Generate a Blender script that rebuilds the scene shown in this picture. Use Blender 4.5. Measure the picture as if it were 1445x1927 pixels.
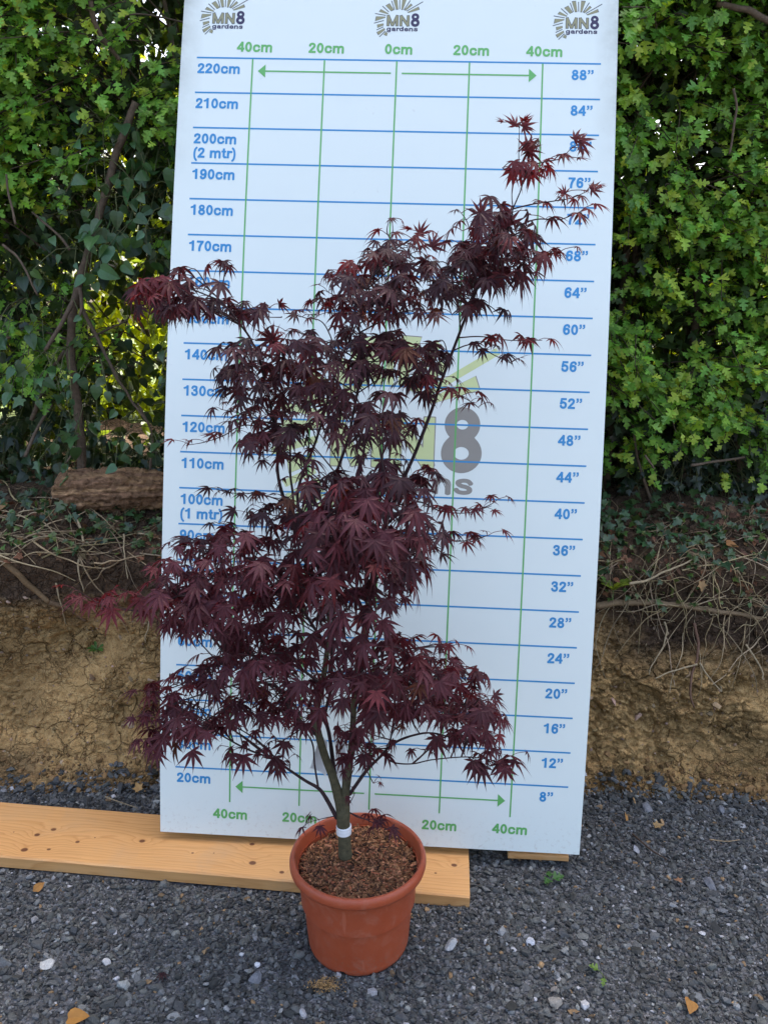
import bpy, math, random
import numpy as np
from mathutils import Vector, Matrix
rng = np.random.default_rng(7)
random.seed(7)
S = bpy.context.scene
for o in list(bpy.data.objects): bpy.data.objects.remove(o)

# ------------------------------------------------------------------ camera, sky, sun, exposure
CAM_H, PITCH, FPX, PW, PH = 1.47, math.radians(13.4), 1448.0, 1445.0, 1927.0
cam = bpy.data.cameras.new('camera'); camo = bpy.data.objects.new('camera', cam)
S.collection.objects.link(camo)
camo.location = (0, 0, CAM_H); camo.rotation_euler = (math.pi/2 - PITCH, 0, 0)
cam.sensor_fit = 'HORIZONTAL'; cam.sensor_width = 36.0; cam.lens = 36.0*FPX/PW
cam.clip_start = 0.05; cam.clip_end = 500
S.camera = camo
SUN_EL, SUN_AZ = math.radians(63), math.radians(22)     # azimuth clockwise from +Y: the sun stands behind the hedge
wd = bpy.data.worlds.new('World'); S.world = wd; wd.use_nodes = True
wn = wd.node_tree; bg = wn.nodes['Background']
sky = wn.nodes.new('ShaderNodeTexSky'); sky.sky_type = 'NISHITA'; sky.sun_disc = False
sky.sun_elevation = SUN_EL; sky.sun_rotation = SUN_AZ
sky.air_density = 1.0; sky.dust_density = 7.0; sky.ozone_density = 0.8
wn.links.new(sky.outputs[0], bg.inputs[0]); bg.inputs[1].default_value = 0.15
sl = bpy.data.lights.new('sun', 'SUN'); sl.energy = 3.2; sl.angle = math.radians(0.5); sl.color = (1, .95, .86)
so = bpy.data.objects.new('sun', sl); S.collection.objects.link(so)
sd = Vector((math.sin(SUN_AZ)*math.cos(SUN_EL), math.cos(SUN_AZ)*math.cos(SUN_EL), math.sin(SUN_EL)))
so.rotation_euler = sd.to_track_quat('Z', 'Y').to_euler(); so.location = sd*30
S.view_settings.view_transform = 'Standard'; S.view_settings.look = 'None'
S.view_settings.exposure = 2.32; S.view_settings.gamma = 1.0
S.cycles.use_denoising = True; S.cycles.max_bounces = 8; S.cycles.diffuse_bounces = 4
S.cycles.transmission_bounces = 4; S.cycles.glossy_bounces = 2

cth, sth = math.cos(PITCH), math.sin(PITCH)
def ray(px, py):
    a, b = (px-PW/2)/FPX, (py-PH/2)/FPX
    return np.array([a, cth - b*sth, -sth - b*cth])
def atY(px, py, Y):
    d = ray(px, py); k = Y/d[1]; return np.array([0, 0, CAM_H]) + d*k
def gz(x): return -0.02*(x+0.06)
def atG(px, py, h=0.0):
    d = ray(px, py); k = (h-CAM_H)/d[2]; p = np.array([0, 0, CAM_H]) + d*k
    k = (h+gz(p[0])-CAM_H)/d[2]; return np.array([0, 0, CAM_H]) + d*k

# ------------------------------------------------------------------ object helpers
def link(o): S.collection.objects.link(o); return o
def lab(o, label=None, cat=None, group=None, kind=None):
    if label: o['label'] = label
    if cat: o['category'] = cat
    if group: o['group'] = group
    if kind: o['kind'] = kind
    return o
def thing(name, loc, label, cat, group=None):
    o = link(bpy.data.objects.new(name, None)); o.location = loc; o.empty_display_size = .05
    return lab(o, label, cat, group)
class Geo:
    def __init__(s): s.v = []; s.f = {}; s.c = []; s.n = 0; s.order = []
    def add(s, V, F, col=None, mi=0):
        V = np.asarray(V, float).reshape(-1, 3); F = np.asarray(F, np.int64)
        s.v.append(V); s.order.append((F + s.n, mi)); s.n += len(V)
        if col is None: col = (1, 1, 1)
        col = np.asarray(col, float)
        if col.ndim == 1: col = np.tile(col, (len(V), 1))
        s.c.append(col)
    def build(s, name, mats, parent=None, smooth=False, origin=None):
        me = bpy.data.meshes.new(name)
        V = np.concatenate(s.v)
        o = bpy.data.objects.new(name, me)
        off = np.zeros(3)
        if parent is not None: off = np.array(root_loc(parent))
        elif origin is not None: off = np.array(origin, float)
        V = V - off
        me.vertices.add(len(V)); me.vertices.foreach_set('co', V.astype(np.float32).ravel())
        loops = np.concatenate([f.ravel() for f, m in s.order])
        tot = np.concatenate([np.full(len(f), f.shape[1]) for f, m in s.order])
        mi = np.concatenate([np.full(len(f), m) for f, m in s.order])
        me.loops.add(len(loops)); me.loops.foreach_set('vertex_index', loops.astype(np.int32))
        me.polygons.add(len(tot)); st = np.concatenate([[0], np.cumsum(tot)[:-1]])
        me.polygons.foreach_set('loop_start', st.astype(np.int32))
        me.polygons.foreach_set('material_index', mi.astype(np.int32))
        if smooth: me.polygons.foreach_set('use_smooth', np.ones(len(tot), bool))
        else: me.polygons.foreach_set('use_smooth', np.zeros(len(tot), bool))
        C = np.concatenate(s.c)
        at = me.color_attributes.new('col', 'FLOAT_COLOR', 'POINT')
        at.data.foreach_set('color', np.c_[C, np.ones(len(C))].astype(np.float32).ravel())
        me.update(calc_edges=True); me.validate()
        for m in (mats if isinstance(mats, (list, tuple)) else [mats]): me.materials.append(m)
        link(o)
        if parent is not None: o.parent = parent
        elif origin is not None: o.location = origin
        return o
def root_loc(o):
    l = Vector(o.location)
    while o.parent is not None: o = o.parent; l = l + Vector(o.location)
    return l
def norm(a): return a/np.maximum(np.linalg.norm(a, axis=-1, keepdims=True), 1e-9)
def frames(d, n):
    y = norm(d); z = norm(n - (n*y).sum(-1, keepdims=True)*y); x = np.cross(y, z)
    return np.stack([x, y, z], -1)
def inst(geo, tmpl, P, R, s, col, mi=0):
    TV, TF = tmpl; N = len(P)
    if N == 0: return
    s = np.asarray(s, float); s = s.reshape(N, 1, -1)
    V = np.einsum('nij,nkj->nki', R, TV[None]*s) + P[:, None]
    k = len(TV); off = (np.arange(N)*k)[:, None, None]
    col = np.asarray(col, float)
    C = np.repeat(col, k, 0) if col.ndim == 2 else col
    if isinstance(TF, tuple):
        base = geo.n; geo.v.append(V.reshape(-1, 3)); geo.n += N*k
        geo.c.append(C if C.ndim == 2 else np.tile(C, (N*k, 1)))
        for F in TF: geo.order.append(((F[None]+off).reshape(-1, F.shape[1]) + base, mi))
    else:
        geo.add(V.reshape(-1, 3), (TF[None]+off).reshape(-1, TF.shape[1]), C, mi)
def smooth_path(P, n):
    P = np.asarray(P, float)
    if len(P) < 3:
        t = np.linspace(0, 1, n)[:, None]; return P[0]*(1-t) + P[-1]*t
    Q = np.vstack([2*P[0]-P[1], P, 2*P[-1]-P[-2]]); m = len(P)-1
    u = np.linspace(0, m, n); i = np.minimum(u.astype(int), m-1); t = (u-i)[:, None]
    a, b, c, d = Q[i], Q[i+1], Q[i+2], Q[i+3]
    return .5*(2*b + (c-a)*t + (2*a-5*b+4*c-d)*t**2 + (-a+3*b-3*c+d)*t**3)
def tube(geo, P, r, sides=6, col=None, mi=0, cap=True):
    P = np.asarray(P, float); n = len(P); r = np.broadcast_to(np.asarray(r, float), (n,))
    T = norm(np.gradient(P, axis=0)); ref = np.array([.31, .87, .38]) if abs(T[0] @ [.31, .87, .38]) < .9 else np.array([1., 0, 0])
    x = norm(np.cross(T, ref)); y = np.cross(T, x)
    a = np.arange(sides)*2*math.pi/sides
    V = P[:, None] + r[:, None, None]*(np.cos(a)[None, :, None]*x[:, None] + np.sin(a)[None, :, None]*y[:, None])
    V = V.reshape(-1, 3)
    i = np.arange(n-1)[:, None]*sides; j = np.arange(sides)[None]; j2 = (j+1) % sides
    F = np.stack([i+j, i+j2, i+sides+j2, i+sides+j], -1).reshape(-1, 4)
    if cap:
        V = np.vstack([V, P[0], P[-1]]); k = n*sides
        F2 = np.concatenate([np.stack([np.full(sides, k), j2[0], j[0], j[0]], -1)[:, :3], np.stack([np.full(sides, k+1), (n-1)*sides+j[0], (n-1)*sides+j2[0]], -1)])
        base = geo.n; geo.add(V, F, col, mi); geo.order.append((F2+base, mi))
    else: geo.add(V, F, col, mi)
# ---- numpy noise
def _h(ix, iy, iz, k=0):
    h = (ix*374761393 + iy*668265263 + iz*1274126177 + k*974634737) & 0xffffffff
    h = ((h ^ (h >> 13))*1274126177) & 0xffffffff; h = ((h ^ (h >> 15))*2246822519) & 0xffffffff
    return ((h ^ (h >> 16)) & 0xffffff)/float(0xffffff)
def vnoise(p, k=0):
    i = np.floor(p).astype(np.int64); f = p-i; f = f*f*f*(f*(f*6-15)+10); r = 0
    for dx in (0, 1):
        for dy in (0, 1):
            for dz in (0, 1):
                w = (f[:, 0] if dx else 1-f[:, 0])*(f[:, 1] if dy else 1-f[:, 1])*(f[:, 2] if dz else 1-f[:, 2])
                r = r + w*_h(i[:, 0]+dx, i[:, 1]+dy, i[:, 2]+dz, k)
    return r*2-1
def fbm(p, o=4, k=0):
    a, s, r = 1., 0., 0.
    for q in range(o): r = r + a*vnoise(p*(2.03**q), k+q); s += a; a *= .5
    return r/s
def worley(p, k=0):
    i = np.floor(p).astype(np.int64); f1 = np.full(len(p), 9.); f2 = f1.copy(); idv = np.zeros(len(p))
    for dx in (-1, 0, 1):
        for dy in (-1, 0, 1):
            for dz in (-1, 0, 1):
                c = i + [dx, dy, dz]
                q = c + np.stack([_h(c[:, 0], c[:, 1], c[:, 2], k+m) for m in (1, 2, 3)], 1)
                d = np.linalg.norm(p-q, axis=1); nw = d < f1
                f2 = np.where(nw, f1, np.minimum(f2, d)); idv = np.where(nw, _h(c[:, 0], c[:, 1], c[:, 2], k+9), idv); f1 = np.where(nw, d, f1)
    return f1, f2, idv

# ------------------------------------------------------------------ materials
def M(name):
    m = bpy.data.materials.new(name); m.use_nodes = True; nt = m.node_tree
    return m, nt, nt.nodes['Principled BSDF']
def N(nt, t, **kw):
    n = nt.nodes.new(t)
    for k, v in kw.items():
        if k.startswith('i_'):
            key = k[2:]; n.inputs[int(key) if key.isdigit() else key.replace('_', ' ')].default_value = v
        else: setattr(n, k, v)
    return n
def L(nt, a, b): nt.links.new(a, b)
def mix(nt, fac, a, b, mode='MIX'):
    n = N(nt, 'ShaderNodeMix', data_type='RGBA', blend_type=mode)
    for s, v in ((0, fac), (6, a), (7, b)):
        if hasattr(v, 'is_linked') or hasattr(v, 'links'): L(nt, v, n.inputs[s])
        else: n.inputs[s].default_value = v if not isinstance(v, tuple) else (*v, 1)[:4]
    return n.outputs[2]
def ramp(nt, x, stops):
    n = N(nt, 'ShaderNodeValToRGB'); e = n.color_ramp.elements
    while len(e) < len(stops): e.new(.5)
    for k, (p, c) in enumerate(stops): e[k].position = p; e[k].color = (*c, 1) if isinstance(c, tuple) else (c, c, c, 1)
    L(nt, x, n.inputs[0]); return n.outputs[0]
def noise(nt, scale, detail=4, vec=None, rough=.55, dist=0):
    n = N(nt, 'ShaderNodeTexNoise', i_Scale=scale, i_Detail=detail, i_Roughness=rough, i_Distortion=dist)
    if vec is not None: L(nt, vec, n.inputs['Vector'])
    return n.outputs[0]
def objco(nt): return N(nt, 'ShaderNodeTexCoord').outputs['Object']
def bump(nt, b, h, strength, dist):
    n = N(nt, 'ShaderNodeBump', i_Strength=strength, i_Distance=dist); L(nt, h, n.inputs['Height']); L(nt, n.outputs[0], b.inputs['Normal'])
def attr(nt): return N(nt, 'ShaderNodeAttribute', attribute_name='col').outputs['Color']
def plain(name, col, rough=.5, var=.12, scale=30, bumpv=0, spec=.5):
    m, nt, b = M(name); c = objco(nt); nz = noise(nt, scale, 5, c)
    f = ramp(nt, nz, [(.3, 1-var), (.7, 1+0*var)])
    L(nt, mix(nt, 1., (*col, 1), f, 'MULTIPLY'), b.inputs['Base Color'])
    b.inputs['Roughness'].default_value = rough; b.inputs['Specular IOR Level'].default_value = spec
    if bumpv: bump(nt, b, nz, .5, bumpv)
    return m
def leafmat(name, trans, tint, rough=.45, spec=.5, var=.25, scale=60):
    m, nt, b = M(name); c = objco(nt); a = attr(nt)
    f = ramp(nt, noise(nt, scale, 3, c), [(.3, 1-var), (.7, 1.0)])
    base = mix(nt, 1., a, f, 'MULTIPLY')
    L(nt, base, b.inputs['Base Color']); b.inputs['Roughness'].default_value = rough
    b.inputs['Specular IOR Level'].default_value = spec
    t = N(nt, 'ShaderNodeBsdfTranslucent'); L(nt, mix(nt, 1., base, (*tint, 1), 'MULTIPLY'), t.inputs[0])
    mx = N(nt, 'ShaderNodeMixShader', i_0=trans); L(nt, b.outputs[0], mx.inputs[1]); L(nt, t.outputs[0], mx.inputs[2])
    L(nt, mx.outputs[0], nt.nodes['Material Output'].inputs[0])
    return m
def attrmat(name, rough=.8, var=.4, scale=120, bumpv=.001, spec=.3):
    m, nt, b = M(name); c = objco(nt); nz = noise(nt, scale, 5, c, .65)
    f = ramp(nt, nz, [(.3, 1-var), (.72, 1.0+var*.4)])
    L(nt, mix(nt, 1., attr(nt), f, 'MULTIPLY'), b.inputs['Base Color']); b.inputs['Roughness'].default_value = rough
    b.inputs['Specular IOR Level'].default_value = spec
    if bumpv: bump(nt, b, nz, .6, bumpv)
    return m
MAT_HAW = leafmat('hawthorn_leaf', .30, (2.6, 2.3, .9), .5, .35)
MAT_IVY = leafmat('ivy_leaf', .22, (1.8, 1.9, .7), .38, .5)
MAT_MAPLE = leafmat('maple_leaf', .30, (2.6, .9, .8), .55, .25, .3, 90)
MAT_STONE = attrmat('crushed_stone', .75, .45, 260, .0012, .4)
MAT_CHIP = attrmat('bark_chip', .85, .4, 200, .001, .25)
MAT_STEM = attrmat('dry_stem', .8, .35, 150, .0008, .25)
MAT_BARK = attrmat('bark', .8, .45, 90, .002, .25)
MAT_DRY = leafmat('dry_leaf', .15, (1.2, 1., .8), .7, .25)
def m_ground():
    m, nt, b = M('gravel_bed'); c = objco(nt)
    v = N(nt, 'ShaderNodeTexVoronoi', i_Scale=130); L(nt, c, v.inputs['Vector'])
    col = ramp(nt, N_sep(nt, v.outputs['Color']), [(0, (.03, .031, .034)), (.6, (.085, .088, .095)), (1, (.17, .175, .185))])
    L(nt, mix(nt, ramp(nt, noise(nt, 9, 4, c), [(.45, 0.), (.7, .5)]), col, (.05, .042, .032)), b.inputs['Base Color'])
    b.inputs['Roughness'].default_value = .85; bump(nt, b, v.outputs['Distance'], 1., .006); return m
def N_sep(nt, col):
    n = N(nt, 'ShaderNodeSeparateColor'); L(nt, col, n.inputs[0]); return n.outputs[0]
def m_fibre(name):
    m, nt, b = M(name); c = objco(nt); mp = N(nt, 'ShaderNodeMapping'); mp.inputs['Scale'].default_value = (14, 110, 110); L(nt, c, mp.inputs[0])
    n1 = noise(nt, 1., 6, mp.outputs[0], .7, .6); n2 = noise(nt, 40, 5, c, .7)
    f = mix(nt, 1., ramp(nt, n1, [(.3, .35), (.5, .9), (.7, 1.25)]), ramp(nt, n2, [(.3, .6), (.6, 1.1)]), 'MULTIPLY')
    L(nt, mix(nt, 1., attr(nt), f, 'MULTIPLY'), b.inputs['Base Color']); b.inputs['Roughness'].default_value = .95; b.inputs['Specular IOR Level'].default_value = .15
    ad = N(nt, 'ShaderNodeMath', operation='ADD'); L(nt, n1, ad.inputs[0]); L(nt, n2, ad.inputs[1]); bump(nt, b, ad.outputs[0], 1., .012); return m
def m_soil():
    m, nt, b = M('bank_soil'); c = objco(nt)
    z = N(nt, 'ShaderNodeSeparateXYZ'); L(nt, c, z.inputs[0])
    n1 = noise(nt, 5, 5, c, .6); n2 = noise(nt, 45, 6, c, .65); n3 = noise(nt, 220, 4, c, .6)
    ad = N(nt, 'ShaderNodeMath', operation='MULTIPLY_ADD', i_1=.42, i_2=-.21); L(nt, n1, ad.inputs[0])
    ad2 = N(nt, 'ShaderNodeMath', operation='ADD'); L(nt, ad.outputs[0], ad2.inputs[0]); 
    xr_ = N(nt, 'ShaderNodeMapRange', i_1=.2, i_2=.9, i_3=0., i_4=.15); L(nt, z.outputs['X'], xr_.inputs[0])
    zz = N(nt, 'ShaderNodeMath', operation='ADD'); L(nt, z.outputs['Z'], zz.inputs[0]); L(nt, xr_.outputs[0], zz.inputs[1]); L(nt, zz.outputs[0], ad2.inputs[1])
    clay = ramp(nt, n2, [(.3, (.255, .150, .060)), (.5, (.42, .262, .106)), (.72, (.53, .355, .16))])
    dark = ramp(nt, n2, [(.3, (.035, .022, .015)), (.7, (.12, .078, .05))])
    # brown topsoil over tan clay, crumbly brown at the foot
    zf = ramp(nt, ad2.outputs[0], [(.02, .55), (.1, 0.), (.48, 0.), (.62, 1.)])
    base = mix(nt, zf, clay, dark)
    base = mix(nt, ramp(nt, n3, [(.32, .6), (.5, 0.)]), base, (.11, .065, .03))
    at = attr(nt); base = mix(nt, 1., base, at, 'MULTIPLY')
    L(nt, base, b.inputs['Base Color']); b.inputs['Roughness'].default_value = .95; b.inputs['Specular IOR Level'].default_value = .15
    hm = N(nt, 'ShaderNodeMath', operation='MULTIPLY_ADD', i_1=.35); L(nt, n3, hm.inputs[0]); L(nt, n2, hm.inputs[2])
    wn_ = N(nt, 'ShaderNodeTexNoise', i_Scale=26., i_Detail=3.); L(nt, c, wn_.inputs['Vector'])
    wv = N(nt, 'ShaderNodeVectorMath', operation='MULTIPLY_ADD'); L(nt, wn_.outputs['Color'], wv.inputs[0]); wv.inputs[1].default_value = (.035,)*3; L(nt, c, wv.inputs[2])
    hs = hm.outputs[0]
    for sc, wd_, k_ in ((16., .05, .9), (44., .07, .5)):           # drying cracks
        vo = N(nt, 'ShaderNodeTexVoronoi', feature='DISTANCE_TO_EDGE', i_Scale=sc); L(nt, wv.outputs[0], vo.inputs['Vector'])
        mr = N(nt, 'ShaderNodeMapRange', i_1=0., i_2=wd_, i_3=0., i_4=k_); L(nt, vo.outputs['Distance'], mr.inputs[0])
        pm = N(nt, 'ShaderNodeMath', operation='MULTIPLY'); L(nt, mr.outputs[0], pm.inputs[0]); L(nt, ramp(nt, noise(nt, 7 if sc < 30 else 11, 3, c), [(.42, 0.), (.58, 1.)]), pm.inputs[1])
        am = N(nt, 'ShaderNodeMath', operation='ADD'); L(nt, hs, am.inputs[0]); L(nt, pm.outputs[0], am.inputs[1]); hs = am.outputs[0]
    bump(nt, b, hs, 1., .014); return m
def m_wood():
    m, nt, b = M('pine_plank'); c = objco(nt)
    sp = N(nt, 'ShaderNodeSeparateXYZ'); L(nt, c, sp.inputs[0])
    knots = KNOTS
    _old = [(-.83, .078, .012), (-.89, .058, .011), (-.905, .0, .014), (-.84, .012, .008), (-.60, .065, .013), (-.77, .048, .007), (-.345, .07, .012), (-.335, .005, .016), (-.265, -.03, .01), (.17, .03, .012), (.1, .05, .007), (-.45, .02, .006), (-.5, .022, .006), (-.72, .02, .005)]
    disp = None; dark = None
    for kx, ky, r in knots:
        cb = N(nt, 'ShaderNodeCombineXYZ'); 
        a = N(nt, 'ShaderNodeMath', operation='MULTIPLY_ADD', i_1=.8, i_2=-kx*.8); L(nt, sp.outputs[0], a.inputs[0])
        a2 = N(nt, 'ShaderNodeMath', operation='SUBTRACT', i_1=ky); L(nt, sp.outputs[1], a2.inputs[0])
        L(nt, a.outputs[0], cb.inputs[0]); L(nt, a2.outputs[0], cb.inputs[1])
        ln = N(nt, 'ShaderNodeVectorMath', operation='LENGTH'); L(nt, cb.outputs[0], ln.inputs[0])
        g = N(nt, 'ShaderNodeMath', operation='MULTIPLY', i_1=-1/(r*1.6)); L(nt, ln.outputs['Value'], g.inputs[0])
        e = N(nt, 'ShaderNodeMath', operation='EXPONENT'); L(nt, g.outputs[0], e.inputs[0])
        sg = N(nt, 'ShaderNodeMath', operation='MULTIPLY'); L(nt, e.outputs[0], sg.inputs[0]); sgn = N(nt, 'ShaderNodeMath', operation='MULTIPLY', i_1=1.0*r*1.2/ .012); L(nt, sg.outputs[0], sgn.inputs[0]); sg.inputs[1].default_value = 1
        k = N(nt, 'ShaderNodeMapRange', i_1=r*.40, i_2=r*.58, i_3=1., i_4=0.); L(nt, ln.outputs['Value'], k.inputs[0])
        if disp is None: disp, dark = sgn.outputs[0], k.outputs[0]
        else:
            q = N(nt, 'ShaderNodeMath', operation='ADD'); L(nt, disp, q.inputs[0]); L(nt, sgn.outputs[0], q.inputs[1]); disp = q.outputs[0]
            q = N(nt, 'ShaderNodeMath', operation='MAXIMUM'); L(nt, dark, q.inputs[0]); L(nt, k.outputs[0], q.inputs[1]); dark = q.outputs[0]
    mp = N(nt, 'ShaderNodeMapping'); mp.inputs['Scale'].default_value = (1.1, 9, 9); L(nt, c, mp.inputs[0])
    warp = noise(nt, 1.6, 3, mp.outputs[0])
    t = N(nt, 'ShaderNodeMath', operation='MULTIPLY_ADD', i_1=75.); L(nt, sp.outputs[1], t.inputs[0])
    w2 = N(nt, 'ShaderNodeMath', operation='MULTIPLY', i_1=5.5); L(nt, warp, w2.inputs[0]); L(nt, w2.outputs[0], t.inputs[2])
    t2 = N(nt, 'ShaderNodeMath', operation='MULTIPLY_ADD', i_1=2.4); L(nt, disp, t2.inputs[0]); L(nt, t.outputs[0], t2.inputs[2])
    fr = N(nt, 'ShaderNodeMath', operation='FRACT'); L(nt, t2.outputs[0], fr.inputs[0])
    grain = ramp(nt, fr.outputs[0], [(0, (.565, .30, .115)), (.62, (.54, .28, .10)), (.86, (.45, .215, .07)), (.97, (.54, .28, .105))])
    mp2 = N(nt, 'ShaderNodeMapping'); mp2.inputs['Scale'].default_value = (6, 260, 260); L(nt, c, mp2.inputs[0])
    fine = noise(nt, 1., 3, mp2.outputs[0])
    grain = mix(nt, 1., grain, ramp(nt, fine, [(.3, .86), (.7, 1.04)]), 'MULTIPLY')
    grain = mix(nt, ramp(nt, noise(nt, 3, 3, c), [(.4, 0.), (.75, .35)]), grain, (.62, .35, .14))
    grain = mix(nt, ramp(nt, noise(nt, 5, 6, c, .7, .4), [(.52, 0.), (.78, .38)]), grain, (.34, .25, .16))
    grain = mix(nt, ramp(nt, noise(nt, 70, 3, c, .7), [(.66, 0.), (.74, .35)]), grain, (.22, .15, .09))
    L(nt, mix(nt, dark, grain, (.13, .048, .02)), b.inputs['Base Color'])
    b.inputs['Roughness'].default_value = .55; b.inputs['Specular IOR Level'].default_value = .35
    bump(nt, b, fine, .25, .001); return m
yaw = math.atan2(-.115, 1.283)
e_ = np.array([math.cos(yaw), math.sin(yaw)]); pr_ = np.array([-e_[1], e_[0]])
end = np.array([.225, 1.723]); L0, W0 = 2.0, .235; ctr = end + pr_*W0/2 - e_*L0/2
KNOTS = []
for kx, ky, kr in [(100, 1555, .013), (69, 1565, .013), (45, 1593, .016), (91, 1592, .009), (145, 1578, .010), (267, 1576, .014), (475, 1616, .016), (474, 1581, .012), (530, 1633, .011), (362, 1598, .006), (402, 1598, .004), (855, 1617, .013), (25, 1560, .004), (205, 1632, .004), (178, 1570, .004), (820, 1632, .006)]:
    kp = atG(kx, ky, .05)[:2]-ctr; KNOTS.append((kp@e_, kp@pr_, kr))
MAT_GROUND, MAT_SOIL, MAT_WOOD = m_ground(), m_soil(), m_wood()
MAT_ENDWOOD = plain('end_grain', (.60, .42, .22), .7, .3, 60)
def m_pot():
    m, nt, b = M('terracotta_plastic'); c = objco(nt); sp = N(nt, 'ShaderNodeSeparateXYZ'); L(nt, c, sp.inputs[0])
    col = mix(nt, ramp(nt, noise(nt, 11, 5, c, .6), [(.35, 0.), (.7, 1.)]), (.315, .060, .022), (.345, .074, .030))
    col = mix(nt, ramp(nt, noise(nt, 28, 6, c, .75, .6), [(.5, 0.), (.75, .22)]), col, (.40, .25, .18))                       # dusty film
    foot = N(nt, 'ShaderNodeMapRange', i_1=.0, i_2=.06, i_3=1., i_4=.12); L(nt, sp.outputs[2], foot.inputs[0])
    col = mix(nt, mix(nt, foot.outputs[0], (0, 0, 0), ramp(nt, noise(nt, 130, 4, c, .7), [(.55, 0.), (.68, .8)])), col, (.17, .12, .085))   # splashed grit at the foot
    mp = N(nt, 'ShaderNodeMapping'); mp.inputs['Scale'].default_value = (60, 60, 9); L(nt, c, mp.inputs[0])
    col = mix(nt, ramp(nt, noise(nt, 1., 2, mp.outputs[0]), [(.70, 0.), (.74, .25)]), col, (.50, .17, .10))                   # scuffs
    L(nt, col, b.inputs['Base Color']); L(nt, ramp(nt, noise(nt, 28, 6, c, .75, .6), [(.4, .38), (.75, .62)]), b.inputs['Roughness'])
    b.inputs['Specular IOR Level'].default_value = .4; bump(nt, b, noise(nt, 160, 3, c), .1, .0006); return m
MAT_POT = m_pot()
def m_board():
    m, nt, b = M('white_board'); c = objco(nt)
    mp = N(nt, 'ShaderNodeMapping'); mp.inputs['Scale'].default_value = (220, .6, 1); L(nt, c, mp.inputs[0])
    nz = noise(nt, 1., 1, mp.outputs[0]); sm = noise(nt, 2.2, 5, c, .6)
    col = mix(nt, ramp(nt, sm, [(.55, 0.), (.8, .35)]), (.625, .685, .65), (.55, .60, .57))
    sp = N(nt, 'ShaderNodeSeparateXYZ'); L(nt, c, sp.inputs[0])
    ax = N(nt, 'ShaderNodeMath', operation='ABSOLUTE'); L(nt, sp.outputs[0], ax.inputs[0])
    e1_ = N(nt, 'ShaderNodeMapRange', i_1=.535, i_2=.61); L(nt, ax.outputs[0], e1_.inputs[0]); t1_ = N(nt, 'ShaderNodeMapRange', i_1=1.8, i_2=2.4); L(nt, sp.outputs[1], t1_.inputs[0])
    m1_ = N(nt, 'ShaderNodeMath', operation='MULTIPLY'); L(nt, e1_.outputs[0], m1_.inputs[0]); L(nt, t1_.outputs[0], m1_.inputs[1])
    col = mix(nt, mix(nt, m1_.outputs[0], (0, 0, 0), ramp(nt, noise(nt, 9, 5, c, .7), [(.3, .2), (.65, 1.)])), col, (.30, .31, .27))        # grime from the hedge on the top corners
    b1_ = N(nt, 'ShaderNodeMapRange', i_1=.0, i_2=.14, i_3=1., i_4=0.); L(nt, sp.outputs[1], b1_.inputs[0])
    col = mix(nt, mix(nt, b1_.outputs[0], (0, 0, 0), ramp(nt, noise(nt, 75, 4, c, .7), [(.55, 0.), (.68, .35)])), col, (.33, .27, .20))      # mud specks near the foot
    col = mix(nt, ramp(nt, noise(nt, 38, 3, c, .8, 1.5), [(.69, 0.), (.74, .28)]), col, (.42, .43, .42))
    L(nt, col, b.inputs['Base Color']); b.inputs['Roughness'].default_value = .38; b.inputs['Specular IOR Level'].default_value = .35
    bump(nt, b, nz, .12, .001); return m
MAT_BOARD = m_board()
MAT_BLUE = plain('blue_print', (.020, .215, .47), .4, .08, 20)
MAT_GREEN = plain('green_print', (.11, .38, .10), .4, .08, 20)
MAT_OLIVE = plain('olive_print', (.24, .23, .12), .4, .05, 20)
MAT_NAVY = plain('navy_print', (.022, .016, .06), .4, .05, 20)
MAT_SLATE = plain('slate_print', (.06, .068, .08), .4, .05, 20)
MAT_PALEG = plain('pale_green_print', (.52, .58, .28), .4, .06, 20)
MAT_GREY = plain('grey_print', (.235, .22, .19), .4, .06, 20)
MAT_WHITE = plain('white_plastic', (.78, .79, .8), .35, .1, 60)
def m_grass():
    m, nt, b = M('meadow'); c = objco(nt)
    L(nt, ramp(nt, noise(nt, 6, 6, c, .7), [(.3, (.04, .075, .010)), (.55, (.09, .13, .018)), (.75, (.15, .16, .04))]), b.inputs['Base Color'])
    b.inputs['Roughness'].default_value = .9; bump(nt, b, noise(nt, 40, 4, c), 1, .05); return m
MAT_GRASS = m_grass()

# ------------------------------------------------------------------ the setting: ground, bank, field
g = Geo()
xs = np.concatenate([[-60, -20, -6], np.linspace(-3, 3, 61), [6, 20, 60]]); ys = np.concatenate([[-60, -20, -5, -1], np.linspace(0, 2.6, 53), [4]])
X, Y = np.meshgrid(xs, ys); 
Z = gz(np.clip(X, -6, 6)) + .006*fbm(np.c_[X.ravel()*2.2, Y.ravel()*2.2, np.zeros(X.size)], 3).reshape(X.shape) - .006
nx, ny = len(xs), len(ys); i = np.arange(ny-1)[:, None]*nx + np.arange(nx-1)[None]
grid = lambda nx, i: np.stack([i, i+1, i+nx+1, i+nx], -1).reshape(-1, 4)
g.add(np.stack([X, Y, Z], -1).reshape(-1, 3), grid(nx, i))
lab(g.build('ground', MAT_GROUND, smooth=True), kind='structure')

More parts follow.
